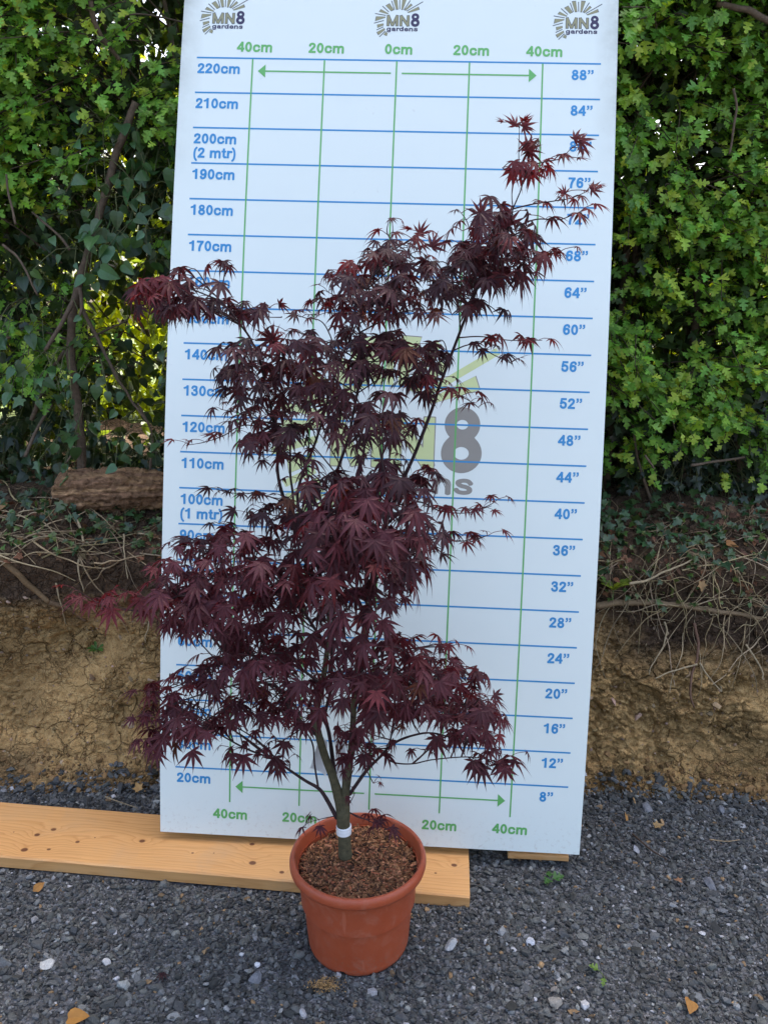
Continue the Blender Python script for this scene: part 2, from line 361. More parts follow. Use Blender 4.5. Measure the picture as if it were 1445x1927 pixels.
PROF = np.array([(2.16, -.05), (2.23, .0), (2.29, .045), (2.335, .14), (2.365, .32), (2.395, .5), (2.405, .6), (2.43, .675), (2.49, .745), (2.57, .81), (2.68, .865), (2.9, .905), (3.3, .93), (4.4, .94)])
pl = np.concatenate([[0], np.cumsum(np.linalg.norm(np.diff(PROF, axis=0), axis=1))])
def prof(s): return np.stack([np.interp(s, pl, PROF[:, 0]), np.interp(s, pl, PROF[:, 1])], -1)
sm = np.concatenate([np.arange(0, 1.15, .0042), np.linspace(1.15, pl[-1], 40)])
xm = np.concatenate([np.linspace(-5, -1.85, 40), np.arange(-1.84, 1.84, .0056), np.linspace(1.85, 5, 40)])
pp = prof(sm); k = 17
ps = np.stack([np.convolve(np.pad(pp[:, c], k//2, 'edge'), np.ones(k)/k, 'valid') for c in (0, 1)], -1)
tg = norm(np.gradient(ps, axis=0)); nr = np.stack([-tg[:, 1], tg[:, 0]], -1)         # (y,z) outward normal
XX, SS = np.meshgrid(xm, sm)
B0 = np.stack([XX, np.broadcast_to(ps[:, 0][:, None], XX.shape), np.broadcast_to(ps[:, 1][:, None], XX.shape)], -1).reshape(-1, 3)
NN = np.stack([np.zeros_like(XX), np.broadcast_to(nr[:, 0][:, None], XX.shape), np.broadcast_to(nr[:, 1][:, None], XX.shape)], -1).reshape(-1, 3)
q = B0.copy()
big = fbm(q*2.6, 4, 3); mid = fbm(q*11, 4, 11)
wq = q*[1, 1, 1.15] + .012*np.stack([fbm(q*22, 2, 30), fbm(q*22, 2, 40), fbm(q*22, 2, 50)], 1)
f1, f2, idv = worley(wq*17); e1 = np.clip((f2-f1)/.16, 0, 1)
g1, g2, idw = worley(wq*46, 5); e2 = np.clip((g2-g1)/.25, 0, 1)
face = np.clip(1-np.abs(q[:, 2]-.3)/.42, 0, 1)*.9+.1
crk = fbm(q*4.5+7, 3, 70)
amp = np.clip((crk+.25)*2.2, 0, 1)*face
D = .075*big*np.clip(q[:, 2]/.2, .2, 1) + .034*mid*(.4+.6*amp) + amp*(.026*(e1-1) + .040*(idv-.5))*face + amp*(.012*(e2-1) + .014*(idw-.5)) + (.006+.006*amp)*fbm(q*70, 2, 90) + .05*fbm(q*[1.5, 1, 5], 3, 140)*face
D += -.05*np.exp(-((q[:, 0]+.98)/.16)**2-((q[:, 2]-.42)/.08)**2) - .05*np.exp(-((q[:, 0]-.86)/.2)**2-((q[:, 2]-.5)/.14)**2)
# ragged lip where the turf overhangs
D += .035*np.exp(-((q[:, 2]-.69)/.05)**2)*(1+fbm(np.c_[q[:, :2]*6, q[:, 2]*0], 3, 99))
BV = q + NN*D[:, None]; BV[:, 2] += gz(BV[:, 0])
tone = (1 + .2*fbm(q*9+4, 3, 120) + .18*(idw-.5)*amp)*(1 - .45*np.clip(fbm(q*3.1+2, 3, 150)*2.4-.1, 0, 1))
nx, ny = len(xm), len(sm); i = np.arange(ny-1)[:, None]*nx + np.arange(nx-1)[None]
g = Geo(); g.add(BV, grid(nx, i), np.repeat(tone[:, None], 3, 1))
lab(g.build('bank', MAT_SOIL, smooth=True), kind='structure')
BVG = BV.reshape(ny, nx, 3)
def bank_pt(x, s):          # a point on the finished bank surface
    ix = np.clip(np.searchsorted(xm, x), 0, nx-1); iy = np.clip(np.searchsorted(sm, s), 0, ny-1)
    return BVG[iy, ix]
def bank_hit(px, py):
    d = ray(px, py); ys_ = np.linspace(2.05, 3.4, 500); P = np.array([0, 0, CAM_H]) + d[None]*(ys_/d[1])[:, None]
    zb = np.interp(ys_, PROF[:, 0], PROF[:, 1]); kk = np.argmax(P[:, 2] <= zb)
    s = np.interp(ys_[kk], PROF[:, 0], pl); return bank_pt(P[kk, 0], s)
g = Geo(); xs = np.linspace(-60, 60, 61); ys = np.concatenate([[3.6], np.linspace(4.5, 120, 50)])
X, Y = np.meshgrid(xs, ys); Z = .9 + .0*X; nx2 = len(xs)
i = np.arange(len(ys)-1)[:, None]*nx2 + np.arange(nx2-1)[None]
g.add(np.stack([X, Y, Z], -1).reshape(-1, 3), grid(nx2, i)); lab(g.build('field', MAT_GRASS), kind='structure')

# ------------------------------------------------------------------ leaf templates
def leaf_tmpl(half, fold=.25, curl=.25):
    half = np.array(half, float); n = len(half); y = half[:, 1]; 
    mid = np.stack([np.zeros(n), np.clip(y, 0, 1), -curl*np.clip(y, 0, 1)**2], -1)
    R = np.stack([half[:, 0], y, fold*half[:, 0] - curl*np.clip(y, 0, 1)**2], -1); Lf = R*[-1, 1, 1]
    V = np.vstack([mid, R, Lf]); F = []
    for k in range(n-1): F += [(k, n+k, n+k+1, k+1), (k, k+1, 2*n+k+1, 2*n+k)]
    return V, np.array(F)
HAW = [leaf_tmpl(h, f, c) for h, f, c in [
    ([(.02, 0), (.05, .16), (.20, .22), (.42, .40), (.36, .47), (.24, .47), (.09, .42), (.14, .54), (.36, .68), (.30, .76), (.20, .75), (.09, .70), (.13, .80), (.16, .93), (.08, .98), (0, 1)], .25, .3),
    ([(.02, 0), (.06, .18), (.26, .24), (.48, .44), (.42, .52), (.27, .50), (.10, .44), (.15, .58), (.34, .74), (.26, .80), (.10, .74), (.14, .86), (.12, .95), (.06, .99), (0, 1)], .4, .1),
    ([(.02, 0), (.05, .2), (.18, .28), (.34, .50), (.28, .57), (.18, .55), (.08, .50), (.12, .62), (.26, .78), (.19, .83), (.08, .78), (.10, .90), (.05, .97), (0, 1)], .1, .5)]]
IVYA = [leaf_tmpl([(.02, 0), (.2, -.05), (.35, .08), (.4, .26), (.33, .5), (.2, .74), (.09, .9), (0, 1)], f, c) for f, c in ((.2, .25), (.35, .1), (.05, .4))]
IVYJ = [leaf_tmpl([(.02, 0), (.16, -.1), (.36, -.06), (.3, .12), (.33, .2), (.54, .42), (.3, .46), (.2, .56), (.13, .8), (0, 1)], f, c) for f, c in ((.15, .2), (.3, .05), (.05, .35))]
SIMP = [leaf_tmpl([(.02, 0), (.3, .25), (.26, .6), (0, 1)], .2, .25)]
def leaves(geo, tmpls, P, d, n, s, col):
    P, d, n = map(np.asarray, (P, d, n)); w = rng.integers(0, len(tmpls), len(P)); R = frames(d, n)
    for k, t in enumerate(tmpls):
        m = w == k; inst(geo, t, P[m], R[m], np.asarray(s)[m], np.asarray(col)[m])
def rnd(n, lo, hi): return rng.uniform(lo, hi, n)
def rvec(n): return norm(rng.normal(size=(n, 3)))

# ------------------------------------------------------------------ hedge
def board_y(z): return 1.955 + .198*z          # the back of the leaning board
def hedge_front(x, z):
    y = 2.62 - .13*np.clip((z-1.3)/1., -1, 1.2)
    y = y + .12*fbm(np.c_[x*2.3, z*2.3, np.zeros_like(x)], 3, 5)
    b = np.abs(x) < .72
    return np.where(b, np.maximum(y, board_y(z)+.16), y)
def pxz(px, py, Y=2.55): p = atY(px, py, Y); return p[0], p[2]
# shaded hollows (little front foliage) and see-through gaps, given where they lie on the hedge face
HOL = [(*pxz(*c), rx, rz, w) for c, rx, rz, w in [((60, 590), .12, .10, .9), ((80, 360), .10, .12, .7), ((250, 620), .22, .36, 1.), ((110, 830), .22, .14, 1.), ((250, 830), .18, .12, .9), ((190, 320), .15, .16, .8), ((1255, 200), .10, .10, .8), ((1400, 340), .12, .1, .9), ((1180, 860), .14, .16, 1.), ((1300, 900), .22, .12, 1.), ((1290, 640), .13, .1, .6), ((1160, 640), .08, .3, .5), ((100, 470), .08, .06, .6), ((100, 30), .12, .05, .5), ((240, 60), .08, .06, .5), ((30, 190), .1, .06, .5)]]
GAP = [(*pxz(*c), rx, rz) for c, rx, rz in [((235, 630), .17, .15), ((250, 785), .16, .085), ((215, 300), .045, .11), ((190, 575), .055, .09), ((250, 470), .05, .05), ((285, 735), .06, .09), ((270, 550), .05, .06), ((300, 20), .04, .03), ((275, 80), .025, .04), ((1250, 230), .025, .06), ((1270, 90), .02, .03), ((1350, 10), .04, .03), ((1430, 760), .06, .06), ((1400, 850), .05, .04)]]
def hollow(x, z):
    r = np.zeros_like(x)
    for cx, cz, rx, rz, w in HOL: r = np.maximum(r, w*np.exp(-((x-cx)/rx)**2-((z-cz)/rz)**2))
    return r
def gapw(x, z, y):
    k = 2.55/np.maximum(y, 1); r = np.zeros_like(x)                 # gaps run back along a near level line through the hedge
    for cx, cz, rx, rz in GAP: r = np.maximum(r, np.exp(-(((x*k-cx)/rx)**2+(((z-1.47)*k+1.47-cz)/rz)**2)**1.5))
    return r
hawL, hawR, ivyG, stemL, stemR, ivyS = Geo(), Geo(), Geo(), Geo(), Geo(), Geo()
def hcol(n, young=.2):
    c = np.array([.180, .375, .048])*rnd((n, 1), .45, 1.25); y = rng.random(n) < young
    c[y] = np.array([.32, .45, .05])*rnd((y.sum(), 1), .75, 1.2)
    return c*np.c_[rnd(n, .85, 1.2), np.ones(n), rnd(n, .7, 1.3)]
def spray(tip, base, nl, size, young):
    Lg = np.linalg.norm(tip-base); dirv = (tip-base)/Lg
    m = (tip+base)/2 + np.array([0, 0, .18*Lg]) + rng.normal(size=3)*.03
    path = smooth_path([base, m, tip], 14); geoS = stemL if tip[0] < 0 else stemR
    tube(geoS, path, np.linspace(.0035, .0012, 14), 4, (.085, .06, .04), cap=False)
    geo = hawL if tip[0] < 0 else hawR
    t = rng.uniform(.32, 1.02, nl)**.8; i0 = np.clip((t*13).astype(int), 0, 12); fr = (np.clip(t*13-i0, 0, 1))[:, None]
    P = path[i0]*(1-fr)+path[i0+1]*fr + rng.normal(size=(nl, 3))*.012
    tg_ = path[i0+1]-path[i0]; tg_ = norm(tg_)
    d = norm(.7*tg_ + .9*rvec(nl) + [0, -.45, -.25]); nn = norm(np.array([0, -.75, .65]) + .45*rvec(nl))
    leaves(geo, HAW, P, d, nn, rnd(nl, .65, 1.15)*size, hcol(nl, young))
def hawthorn_front(x0, x1, n, young):
    k = 0
    while k < n:
        x, z = rng.uniform(x0, x1), rng.uniform(.92, 2.75)
        a, b = np.array([x]), np.array([z])
        lo = .93 if x > 0 else 1.2
        if z < lo + .1*rng.random(): continue
        cl = fbm(np.array([[x*4.2, z*5., 3.3]]), 3, 21)[0]
        pr = np.clip(.62 + 1.6*cl, .05, 1)*(1-(.96 if x < 0 else .8)*hollow(a, b)[0])*(1-gapw(a, b, np.array([2.55]))[0])
        if x < 0: pr *= max((.75 if x < -1.0 else .30) + (.25 if x < -1.0 else .70)*np.clip((z-1.6)/.3, 0, 1), .8*math.exp(-((x+1.15)/.16)**2-((z-1.36)/.09)**2))
        if x < 0 and x > -.98 and z < 2.05: pr *= .14       # the ivy takes this part over
        k += 1
        if rng.random() > pr: continue
        y = hedge_front(a, b)[0] - rng.uniform(-.16, .06)
        tip = np.array([x, y, z]); base = tip + np.array([rng.normal()*.14, rng.uniform(.22, .42), rng.uniform(-.12, .12)])
        spray(tip, base, rng.integers(10, 16), .041, young if rng.random() < .35 else .06)
hawthorn_front(.55, 2.1, 3500, .6)
hawthorn_front(-2.1, -.52, 2300, .6)
hawthorn_front(-.55, .55, 200, .4)
for px, py in ((1170, 12), (1185, 40), (1175, 60)):                        # a sprig of it hangs over the board's corner
    tip = atY(px, py, 2.37); spray(tip, tip+np.array([.16, .25, .02]), 9, .045, .3)
# leaves through the body of the hedge, inner ones coloured darker as painted shade, and an added sun-blocking top
def body(n, x0, x1, y0, y1, z0, z1, s0, s1, col, tm, usegap=True, hol=.0, target=None):
    x, y, z = rnd(n, x0, x1), rnd(n, y0, y1), rnd(n, z0, z1)
    keep = y > np.where(np.abs(x) < .75, np.maximum(hedge_front(x, z), board_y(z)+.2), hedge_front(x, z)) + .05
    if usegap: keep &= rng.random(n) > gapw(x, z, y)*np.where(y < 3.15, .93, .93)
    if hol: keep &= rng.random(n) > hol*hollow(x*2.55/y, z)
    x, y, z = x[keep], y[keep], z[keep]; m = len(x)
    P = np.c_[x, y, z]; d = norm(.8*rvec(m) + [0, -.2, -.5]); nn = norm(np.array([0, -.3, .6]) + .9*rvec(m))
    c = np.array(col)*rnd((m, 1), .6, 1.3); s = rnd(m, s0, s1)
    for geo, mk in (((hawL, x < 0), (hawR, x >= 0)) if target is None else ((target, x > -9),)):
        leaves(geo, tm, P[mk], d[mk], nn[mk], s[mk], c[mk])
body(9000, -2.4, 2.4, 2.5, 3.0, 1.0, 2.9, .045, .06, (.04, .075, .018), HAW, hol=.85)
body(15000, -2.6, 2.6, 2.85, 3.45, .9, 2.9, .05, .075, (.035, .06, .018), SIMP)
body(13000, -2.6, 2.6, 3.3, 3.75, .9, 2.9, .05, .07, (.085, .13, .02), SIMP)
body(9000, .5, 2.6, 2.7, 3.5, .95, 2.9, .05, .07, (.04, .07, .018), SIMP)
body(26000, -2.8, 2.8, 2.95, 3.9, 2.75, 6.6, .09, .14, (.05, .09, .02), SIMP, False)  # unseen top, made this tall and dense to keep sun off the front
body(9000, -6.5, -2.3, 2.55, 3.7, .9, 6.0, .12, .18, (.05, .09, .02), SIMP, False)
body(9000, 2.3, 6.5, 2.55, 3.7, .9, 5.2, .12, .18, (.05, .09, .02), SIMP, False)
# ivy: broad glossy adult leaves in hanging clusters on the left, smaller lobed ones low down
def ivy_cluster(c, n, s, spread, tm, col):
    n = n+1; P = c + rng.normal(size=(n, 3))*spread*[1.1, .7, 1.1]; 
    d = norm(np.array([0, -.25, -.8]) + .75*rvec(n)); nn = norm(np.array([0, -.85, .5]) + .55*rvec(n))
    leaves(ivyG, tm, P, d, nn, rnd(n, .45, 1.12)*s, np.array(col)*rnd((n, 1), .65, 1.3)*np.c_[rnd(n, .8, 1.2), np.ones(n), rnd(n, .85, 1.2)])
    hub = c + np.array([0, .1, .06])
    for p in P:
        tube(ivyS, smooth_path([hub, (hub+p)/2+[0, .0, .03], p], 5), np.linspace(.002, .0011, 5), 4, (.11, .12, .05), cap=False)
for px, py, n, s in [(175, 255, 5, .06), (225, 250, 6, .06), (270, 240, 5, .065), (300, 285, 5, .068), (205, 305, 7, .062), (160, 330, 4, .06), (270, 320, 5, .068), (235, 300, 4, .06), (300, 340, 5, .066), (200, 400, 4, .055), (255, 390, 4, .058), (140, 400, 4, .05), (280, 400, 4, .05), (225, 430, 5, .062), (300, 420, 5, .066), (175, 450, 6, .068), (190, 485, 6, .066), (160, 500, 5, .06), (260, 450, 5, .06), (310, 470, 6, .065), (130, 500, 4, .05), (70, 440, 4, .06), (40, 475, 5, .062), (90, 420, 3, .06), (290, 520, 5, .06), (325, 640, 3, .05), (310, 690, 4, .05), (110, 690, 6, .05), (60, 700, 5, .045), (170, 715, 6, .05), (90, 740, 5, .045), (30, 730, 5, .05), (165, 760, 5, .05), (120, 770, 5, .05), (150, 825, 5, .055), (210, 868, 5, .045), (270, 872, 5, .045), (130, 850, 5, .05), (60, 640, 4, .055), (20, 600, 4, .06), (110, 600, 3, .05), (330, 560, 2, .05)]:
    if px < 130 and py < 560: continue
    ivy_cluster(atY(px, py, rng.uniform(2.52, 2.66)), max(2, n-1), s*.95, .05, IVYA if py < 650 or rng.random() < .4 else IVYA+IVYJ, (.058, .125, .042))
for k in range(170):  # deeper clusters, from here on coloured darker to paint in the shade
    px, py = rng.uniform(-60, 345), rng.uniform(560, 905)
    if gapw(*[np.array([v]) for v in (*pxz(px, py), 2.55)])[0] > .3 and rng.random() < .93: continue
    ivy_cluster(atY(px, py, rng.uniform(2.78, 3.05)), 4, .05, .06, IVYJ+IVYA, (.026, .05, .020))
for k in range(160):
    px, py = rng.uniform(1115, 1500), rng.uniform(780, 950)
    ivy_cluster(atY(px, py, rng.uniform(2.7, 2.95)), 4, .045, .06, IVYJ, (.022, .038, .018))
for k in range(90):
    px, py = rng.uniform(-40, 340), rng.uniform(150, 540)
    if gapw(*[np.array([v]) for v in (*pxz(px, py), 2.55)])[0] > .3: continue
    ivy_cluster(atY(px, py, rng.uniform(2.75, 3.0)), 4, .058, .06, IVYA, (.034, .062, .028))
def limb(geo, pts, Y0, Y1, r0, r1, col):
    Ys = np.linspace(Y0, Y1, len(pts)); P = smooth_path([atY(a, b, y) for (a, b), y in zip(pts, Ys)], len(pts)*7)
    P = P + .006*np.stack([fbm(P*14, 2, 1), fbm(P*14, 2, 2), fbm(P*14, 2, 3)], 1); tube(geo, P, np.linspace(r0, r1, len(P))*(1+.12*vnoise(P*60)), 8, col)
bk = (.12, .085, .058)
for pts, Y0, Y1, r0, r1 in [(([(155, 905), (150, 800), (135, 700), (132, 640), (142, 560), (165, 480), (190, 390), (225, 270), (255, 190)]), 2.68, 2.62, .016, .012),
        ([(140, 560), (120, 600), (85, 660)], 2.62, 2.58, .009, .006), ([(147, 540), (152, 580), (143, 605)], 2.6, 2.58, .007, .004),
        ([(148, 570), (175, 620), (203, 680), (235, 735), (280, 800)], 2.66, 2.66, .007, .004), ([(158, 880), (150, 840), (125, 870)], 2.66, 2.6, .006, .003),
        ([(172, 0), (182, 50), (200, 80), (225, 110)], 2.5, 2.58, .008, .006), ([(132, 470), (100, 430), (60, 400)], 2.6, 2.6, .005, .003), ([(5, 460), (35, 490), (70, 555)], 2.55, 2.55, .004, .003),
        ([(60, 790), (85, 720), (120, 660)], 2.7, 2.66, .008, .006), ([(280, 885), (285, 820), (260, 760)], 2.7, 2.7, .005, .004), ([(50, 860), (75, 800), (100, 760)], 2.6, 2.7, .006, .004), ([(0, 640), (60, 620), (150, 640), (240, 600)], 2.75, 2.75, .006, .003), ([(30, 420), (18, 370), (12, 330)], 2.5, 2.5, .004, .003)]:
    limb(stemL, pts, Y0, Y1, r0, r1, bk)
for pts, Y0, Y1, r0, r1 in [([(1350, 5), (1400, 15), (1450, 40)], 2.5, 2.5, .008, .01), ([(1300, 875), (1340, 870), (1400, 860)], 2.6, 2.65, .005, .004), ([(1230, 960), (1205, 880), (1190, 800)], 2.7, 2.7, .006, .004), ([(1285, 960), (1290, 850), (1300, 700), (1320, 500)], 2.85, 2.85, .018, .014),
        ([(1400, 960), (1390, 800), (1400, 600)], 2.8, 2.8, .016, .012), ([(1215, 855), (1225, 870), (1232, 882)], 2.5, 2.5, .004, .003), ([(1380, 165), (1385, 210), (1370, 290)], 2.5, 2.52, .004, .003)]:
    limb(stemR, pts, Y0, Y1, r0, r1, bk)
for k in range(60):                                               # bare inner stems
    x = rng.uniform(-2.4, 2.4); y = rng.uniform(2.85, 3.5); h = rng.uniform(1.5, 3.6); tl = rng.normal(size=2)*.3
    if -1.5 < x < -.62: continue
    P = smooth_path([(x, y, .86), (x+tl[0]*.4, y+tl[1]*.2, .9+h*.5), (x+tl[0], y+tl[1]*.4, .9+h)], 14)
    tube(stemL if x < 0 else stemR, P, np.linspace(rng.uniform(.008, .022), .005, 14), 6, bk)
hl = thing('hawthorn_hedge', (-1.1, 3.0, .9), 'tall dark green hawthorn hedge left of the white board, ivy hanging in it', 'hedge', 'hawthorn hedges along the bank')
hr = thing('hawthorn_hedge', (1.2, 3.0, .9), 'bright green hawthorn hedge with lobed leaves right of the white board', 'hedge', 'hawthorn hedges along the bank')
hawL.build('foliage', MAT_HAW, hl); stemL.build('branches', MAT_BARK, hl, True)
hawR.build('foliage', MAT_HAW, hr); stemR.build('branches', MAT_BARK, hr, True)
iv = thing('climbing_ivy', (-.95, 2.7, .86), 'dark glossy ivy climbing through the hedge beside the board and over its floor', 'ivy')
ivyG.build('foliage', MAT_IVY, iv); ivyS.build('stems', MAT_STEM, iv, True)
# sunlit bushes out in the field, seen as yellow-green chinks through the hedge
for k, (bx, by, bw, bh) in enumerate([(-1.75, 5.0, 1.1, 2.1), (2.9, 7.0, 1.4, 1.7)]):
    gg, gs = Geo(), Geo(); n = 9000
    dv = rvec(n); rr = rnd(n, .55, 1)**.6; P = np.c_[bx+dv[:, 0]*bw*rr, by+dv[:, 1]*.6*rr, .9+bh*.5+dv[:, 2]*bh*.55*rr]
    P = P[P[:, 2] > .92]; n = len(P)
    leaves(gg, SIMP, P, norm(rvec(n)+[0, 0, -.4]), norm(rvec(n)+[0, .3, .6]), rnd(n, .05, .09), np.array([.33, .40, .02])*rnd((n, 1), .5, 1.2))
    for j in range(7): tube(gs, smooth_path([(bx, by, .88), (bx+rng.normal()*.2, by, .9+bh*.3), (bx+rng.normal()*.6, by+rng.normal()*.3, .9+bh*.8)], 8), np.linspace(.03, .01, 8), 6, (.05, .035, .025))
    t = thing('field_bush', (bx, by, .9), ['sunlit yellow-green bush glimpsed through gaps in the ivy left of the board', 'sunlit bush glimpsed through the hedge at the right edge of the photo'][k], 'bush', 'bushes in the field beyond the hedge')
    gg.build('foliage', MAT_HAW, t); gs.build('stems', MAT_BARK, t, True)

# ------------------------------------------------------------------ log and roots, ground cover on the bank
g = Geo(); P = smooth_path([atY(116, 926, 2.63), atY(220, 922, 2.66), atY(330, 925, 2.72), atY(470, 940, 2.8)], 120); nS = 72
T = norm(np.gradient(P, axis=0)); xr = norm(np.cross(T, [0, 0, 1.])); yr = np.cross(xr, T); a = np.arange(nS)*2*math.pi/nS
tt = np.linspace(0, 1, 120); R0 = .068 + .012*np.sin(tt*5)
U = np.c_[np.repeat(tt*2.2, nS), np.tile(np.cos(a), 120), np.tile(np.sin(a), 120)]
wu = U + .05*np.stack([fbm(U*[6, 4, 4], 3, 60), fbm(U*[6, 4, 4], 3, 61), fbm(U*[6, 4, 4], 3, 62)], 1)
w1, w2, wi = worley(wu*[4.5, 3.2, 3.2], 3); v1, v2, vi = worley(wu*[11, 8, 8], 6)
dr = .013*(wi-.5) - .008*np.clip(1-(w2-w1)/.12, 0, 1) + .006*(vi-.5) + .012*fbm(wu*[2.5, 9, 9], 4, 8) + .007*fbm(wu*[14, 26, 26], 3, 70)
R = (np.repeat(R0, nS)+dr).reshape(120, nS); R[0] *= .55; R[1] *= .8; R[2] *= .93
V = P[:, None] + R[..., None]*(np.cos(a)[None, :, None]*xr[:, None]+np.sin(a)[None, :, None]*yr[:, None]*.95)
V[:6] += T[:6, None]*(.035*(vnoise(np.c_[np.cos(a)*2.5, np.sin(a)*2.5, a*0]))[None, :, None])
i0 = np.arange(119)[:, None]*nS; j = np.arange(nS)[None]; F = np.stack([i0+j, i0+(j+1) % nS, i0+nS+(j+1) % nS, i0+nS+j], -1).reshape(-1, 4)
cl = fbm(U*[2, 5, 5], 4, 33)[:, None]; col = np.where(cl > .05, np.array([[.42, .25, .13]]), np.array([[.29, .165, .095]]))*(1+.5*fbm(U*[9, 40, 40], 2, 3)[:, None])
g.add(V.reshape(-1, 3), F, col); g.add(np.vstack([V[0], P[0]-T[0]*.01]), np.array([(k, (k+1) % nS, nS) for k in range(nS)]), (.10, .06, .035))
lg = g.build('log', m_fibre('rotten_bark'), origin=tuple(P[0]), smooth=True); lab(lg, 'rough brown rotting log lying on the bank top, running behind the board', 'log')
def tangle(geo, n, x0, x1, y0, y1, ang, lg0, lg1, r, col, lift):
    for k in range(n):
        px, py = rng.uniform(x0, x1), rng.uniform(y0, y1); th = ang(px, py); Ls = rng.uniform(lg0, lg1); bend = rng.normal()*.5
        pts = []; X_, Y_ = px, py
        for q in range(7):
            h = bank_hit(X_, min(max(Y_, 700), 1440)); up = lift*(.3+.7*math.sin(math.pi*q/6))*rng.uniform(.4, 1.2)
            pts.append(h + np.array([0, -up, up*.6])); th += bend/6 + rng.normal()*.12; X_ += math.cos(th)*Ls/6; Y_ += math.sin(th)*Ls/6
        rr = r*rng.uniform(.6, 1.5); P = smooth_path(pts, 20); tube(geo, P, np.linspace(rr, rr*.5, 20), 5, np.array(col)*rng.uniform(.55, 1.2)*np.array([1, rng.uniform(.92, 1.02), rng.uniform(.8, 1.05)]), cap=False)
pale = (.36, .28, .17)
g = Geo(); tangle(g, 130, -560, 300, 985, 1080, lambda x, y: rng.choice([0, math.pi])+rng.normal()*.45, 70, 240, .0024, pale, .02)
tangle(g, 150, -560, 310, 930, 1080, lambda x, y: rng.uniform(0, 6.28), 25, 110, .0012, (.25, .18, .10), .025)
lab(g.build('dry_stems', MAT_STEM, smooth=True), 'pale dry stems tangled over the bank edge left of the board', 'dry stems', kind='stuff')
g = Geo(); tangle(g, 230, 1125, 1990, 1010, 1150, lambda x, y: rng.choice([.5, 2.4, 0, 1.2, 1.8])+rng.normal()*.35, 60, 210, .0018, pale, .025)
tangle(g, 240, 1120, 1990, 940, 1130, lambda x, y: rng.uniform(0, 6.28), 25, 100, .0012, (.24, .17, .10), .03)
lab(g.build('dry_stems', MAT_STEM, smooth=True), 'dry roots and stalks hanging down the bank right of the board', 'dry stems', kind='stuff')
def root(pts, r, label, col=pale, lift=.018, g2=None):
    g = Geo(); P = smooth_path([bank_hit(*p) + np.array([0, -lift, lift*.4]) for p in pts], 24)
    P = P + .004*np.stack([vnoise(P*30, 4), vnoise(P*30, 5), vnoise(P*30, 6)], 1)
    tube(g, P, np.linspace(r, r*.55, 24), 6, col); o = g.build('root', MAT_STEM, smooth=True, origin=tuple(P[0])); return lab(o, label, 'root', 'bare roots sticking out of the bank')
root([(152, 995), (163, 1040), (158, 1090), (160, 1130)], .0042, 'thick pale root dropping straight down beside the red maple leaf left of the board')
root([(113, 1112), (115, 1150), (113, 1200)], .0032, 'thin pale root hanging alone over the bare clay left of the board')
root([(282, 1170), (276, 1200), (271, 1232)], .003, 'short pale root on the clay just left of the board edge')
root([(235, 1010), (241, 1050), (243, 1100)], .003, 'curved thin root falling from the bank edge below the log', lift=.03)
root([(-5, 1060), (30, 1085), (70, 1125), (95, 1150)], .014, 'thick brown root slanting down the clay at the left edge', (.19, .12, .06), .006)
root([(95, 1150), (125, 1175), (150, 1195)], .010, 'stub of brown root lying in the clay hollow left of the board', (.16, .10, .055), .004)
root([(1300, 1165), (1310, 1210), (1298, 1250), (1288, 1290), (1296, 1320)], .005, 'reddish brown forked root hanging lowest on the right bank', (.16, .09, .06))
root([(1250, 1175), (1252, 1200), (1230, 1235), (1218, 1262)], .0035, 'pale S-shaped root hanging on dark soil right of the board')
root([(1300, 1235), (1270, 1250), (1225, 1270)], .0035, 'pale root reaching down and left across the dark soil right of the board')
root([(1305, 1235), (1330, 1265), (1350, 1290), (1352, 1284)], .0035, 'pale root with a bent tip near the middle of the right bank')
root([(1390, 1200), (1425, 1250), (1427, 1268)], .0036, 'pale straight root at the right edge of the bank')
root([(1115, 1140), (1200, 1130), (1300, 1138), (1420, 1150)], .013, 'thick pale brown root lying level along the right bank edge', (.22, .15, .085), .012)
root([(1170, 1095), (1220, 1085), (1285, 1062)], .005, 'broken pale twig lying across the ivy right of the board', pale, .03)
def cover(geo, n, x0, x1, y0, y1, dens, s0, s1, col, tm, lift=.02):
    P = []
    while len(P) < n:
        px, py = rng.uniform(x0, x1), rng.uniform(y0, y1)
        if rng.random() > dens(px, py): continue
        P.append(bank_hit(px, py) + np.array([0, -rng.uniform(0, lift), rng.uniform(0, lift*1.3)]))
    P = np.array(P); d = norm(np.array([0, -.6, -.35]) + .8*rvec(n)); nn = norm(np.array([0, -.55, .8]) + .5*rvec(n))
    c = np.array(col)*rnd((n, 1), .5, 1.5)*np.c_[rnd(n, .75, 1.4), np.ones(n), rnd(n, .8, 1.2)]
    leaves(geo, tm, P, d, nn, rnd(n, s0, s1), c)
g = Geo(); cover(g, 720, -560, 330, 860, 1060, lambda x, y: np.clip(1.15-(y-880)/150, .08, 1), .022, .046, (.036, .078, .026), IVYJ, .03)
cover(g, 320, -560, 345, 960, 1075, lambda x, y: 1, .014, .028, (.06, .105, .025), IVYJ, .025)
lab(g.build('ivy_ground_cover', MAT_IVY), 'small lobed ivy leaves covering the bank top left of the board', 'ivy', kind='stuff')
g = Geo(); cover(g, 920, 1105, 1990, 900, 1085, lambda x, y: np.clip(1.2-(y-930)/150, .1, 1), .02, .042, (.034, .074, .026), IVYJ, .03)
cover(g, 370, 1105, 1990, 980, 1140, lambda x, y: 1, .012, .026, (.065, .11, .025), IVYJ, .025)
lab(g.build('ivy_ground_cover', MAT_IVY), 'small lobed ivy leaves covering the bank top right of the board', 'ivy', kind='stuff')
g = Geo(); cover(g, 540, -560, 330, 900, 1090, lambda x, y: 1, .012, .032, (.13, .075, .04), SIMP+IVYJ, .012)
cover(g, 700, 1105, 1990, 930, 1120, lambda x, y: 1, .012, .032, (.13, .075, .04), SIMP+IVYJ, .012)
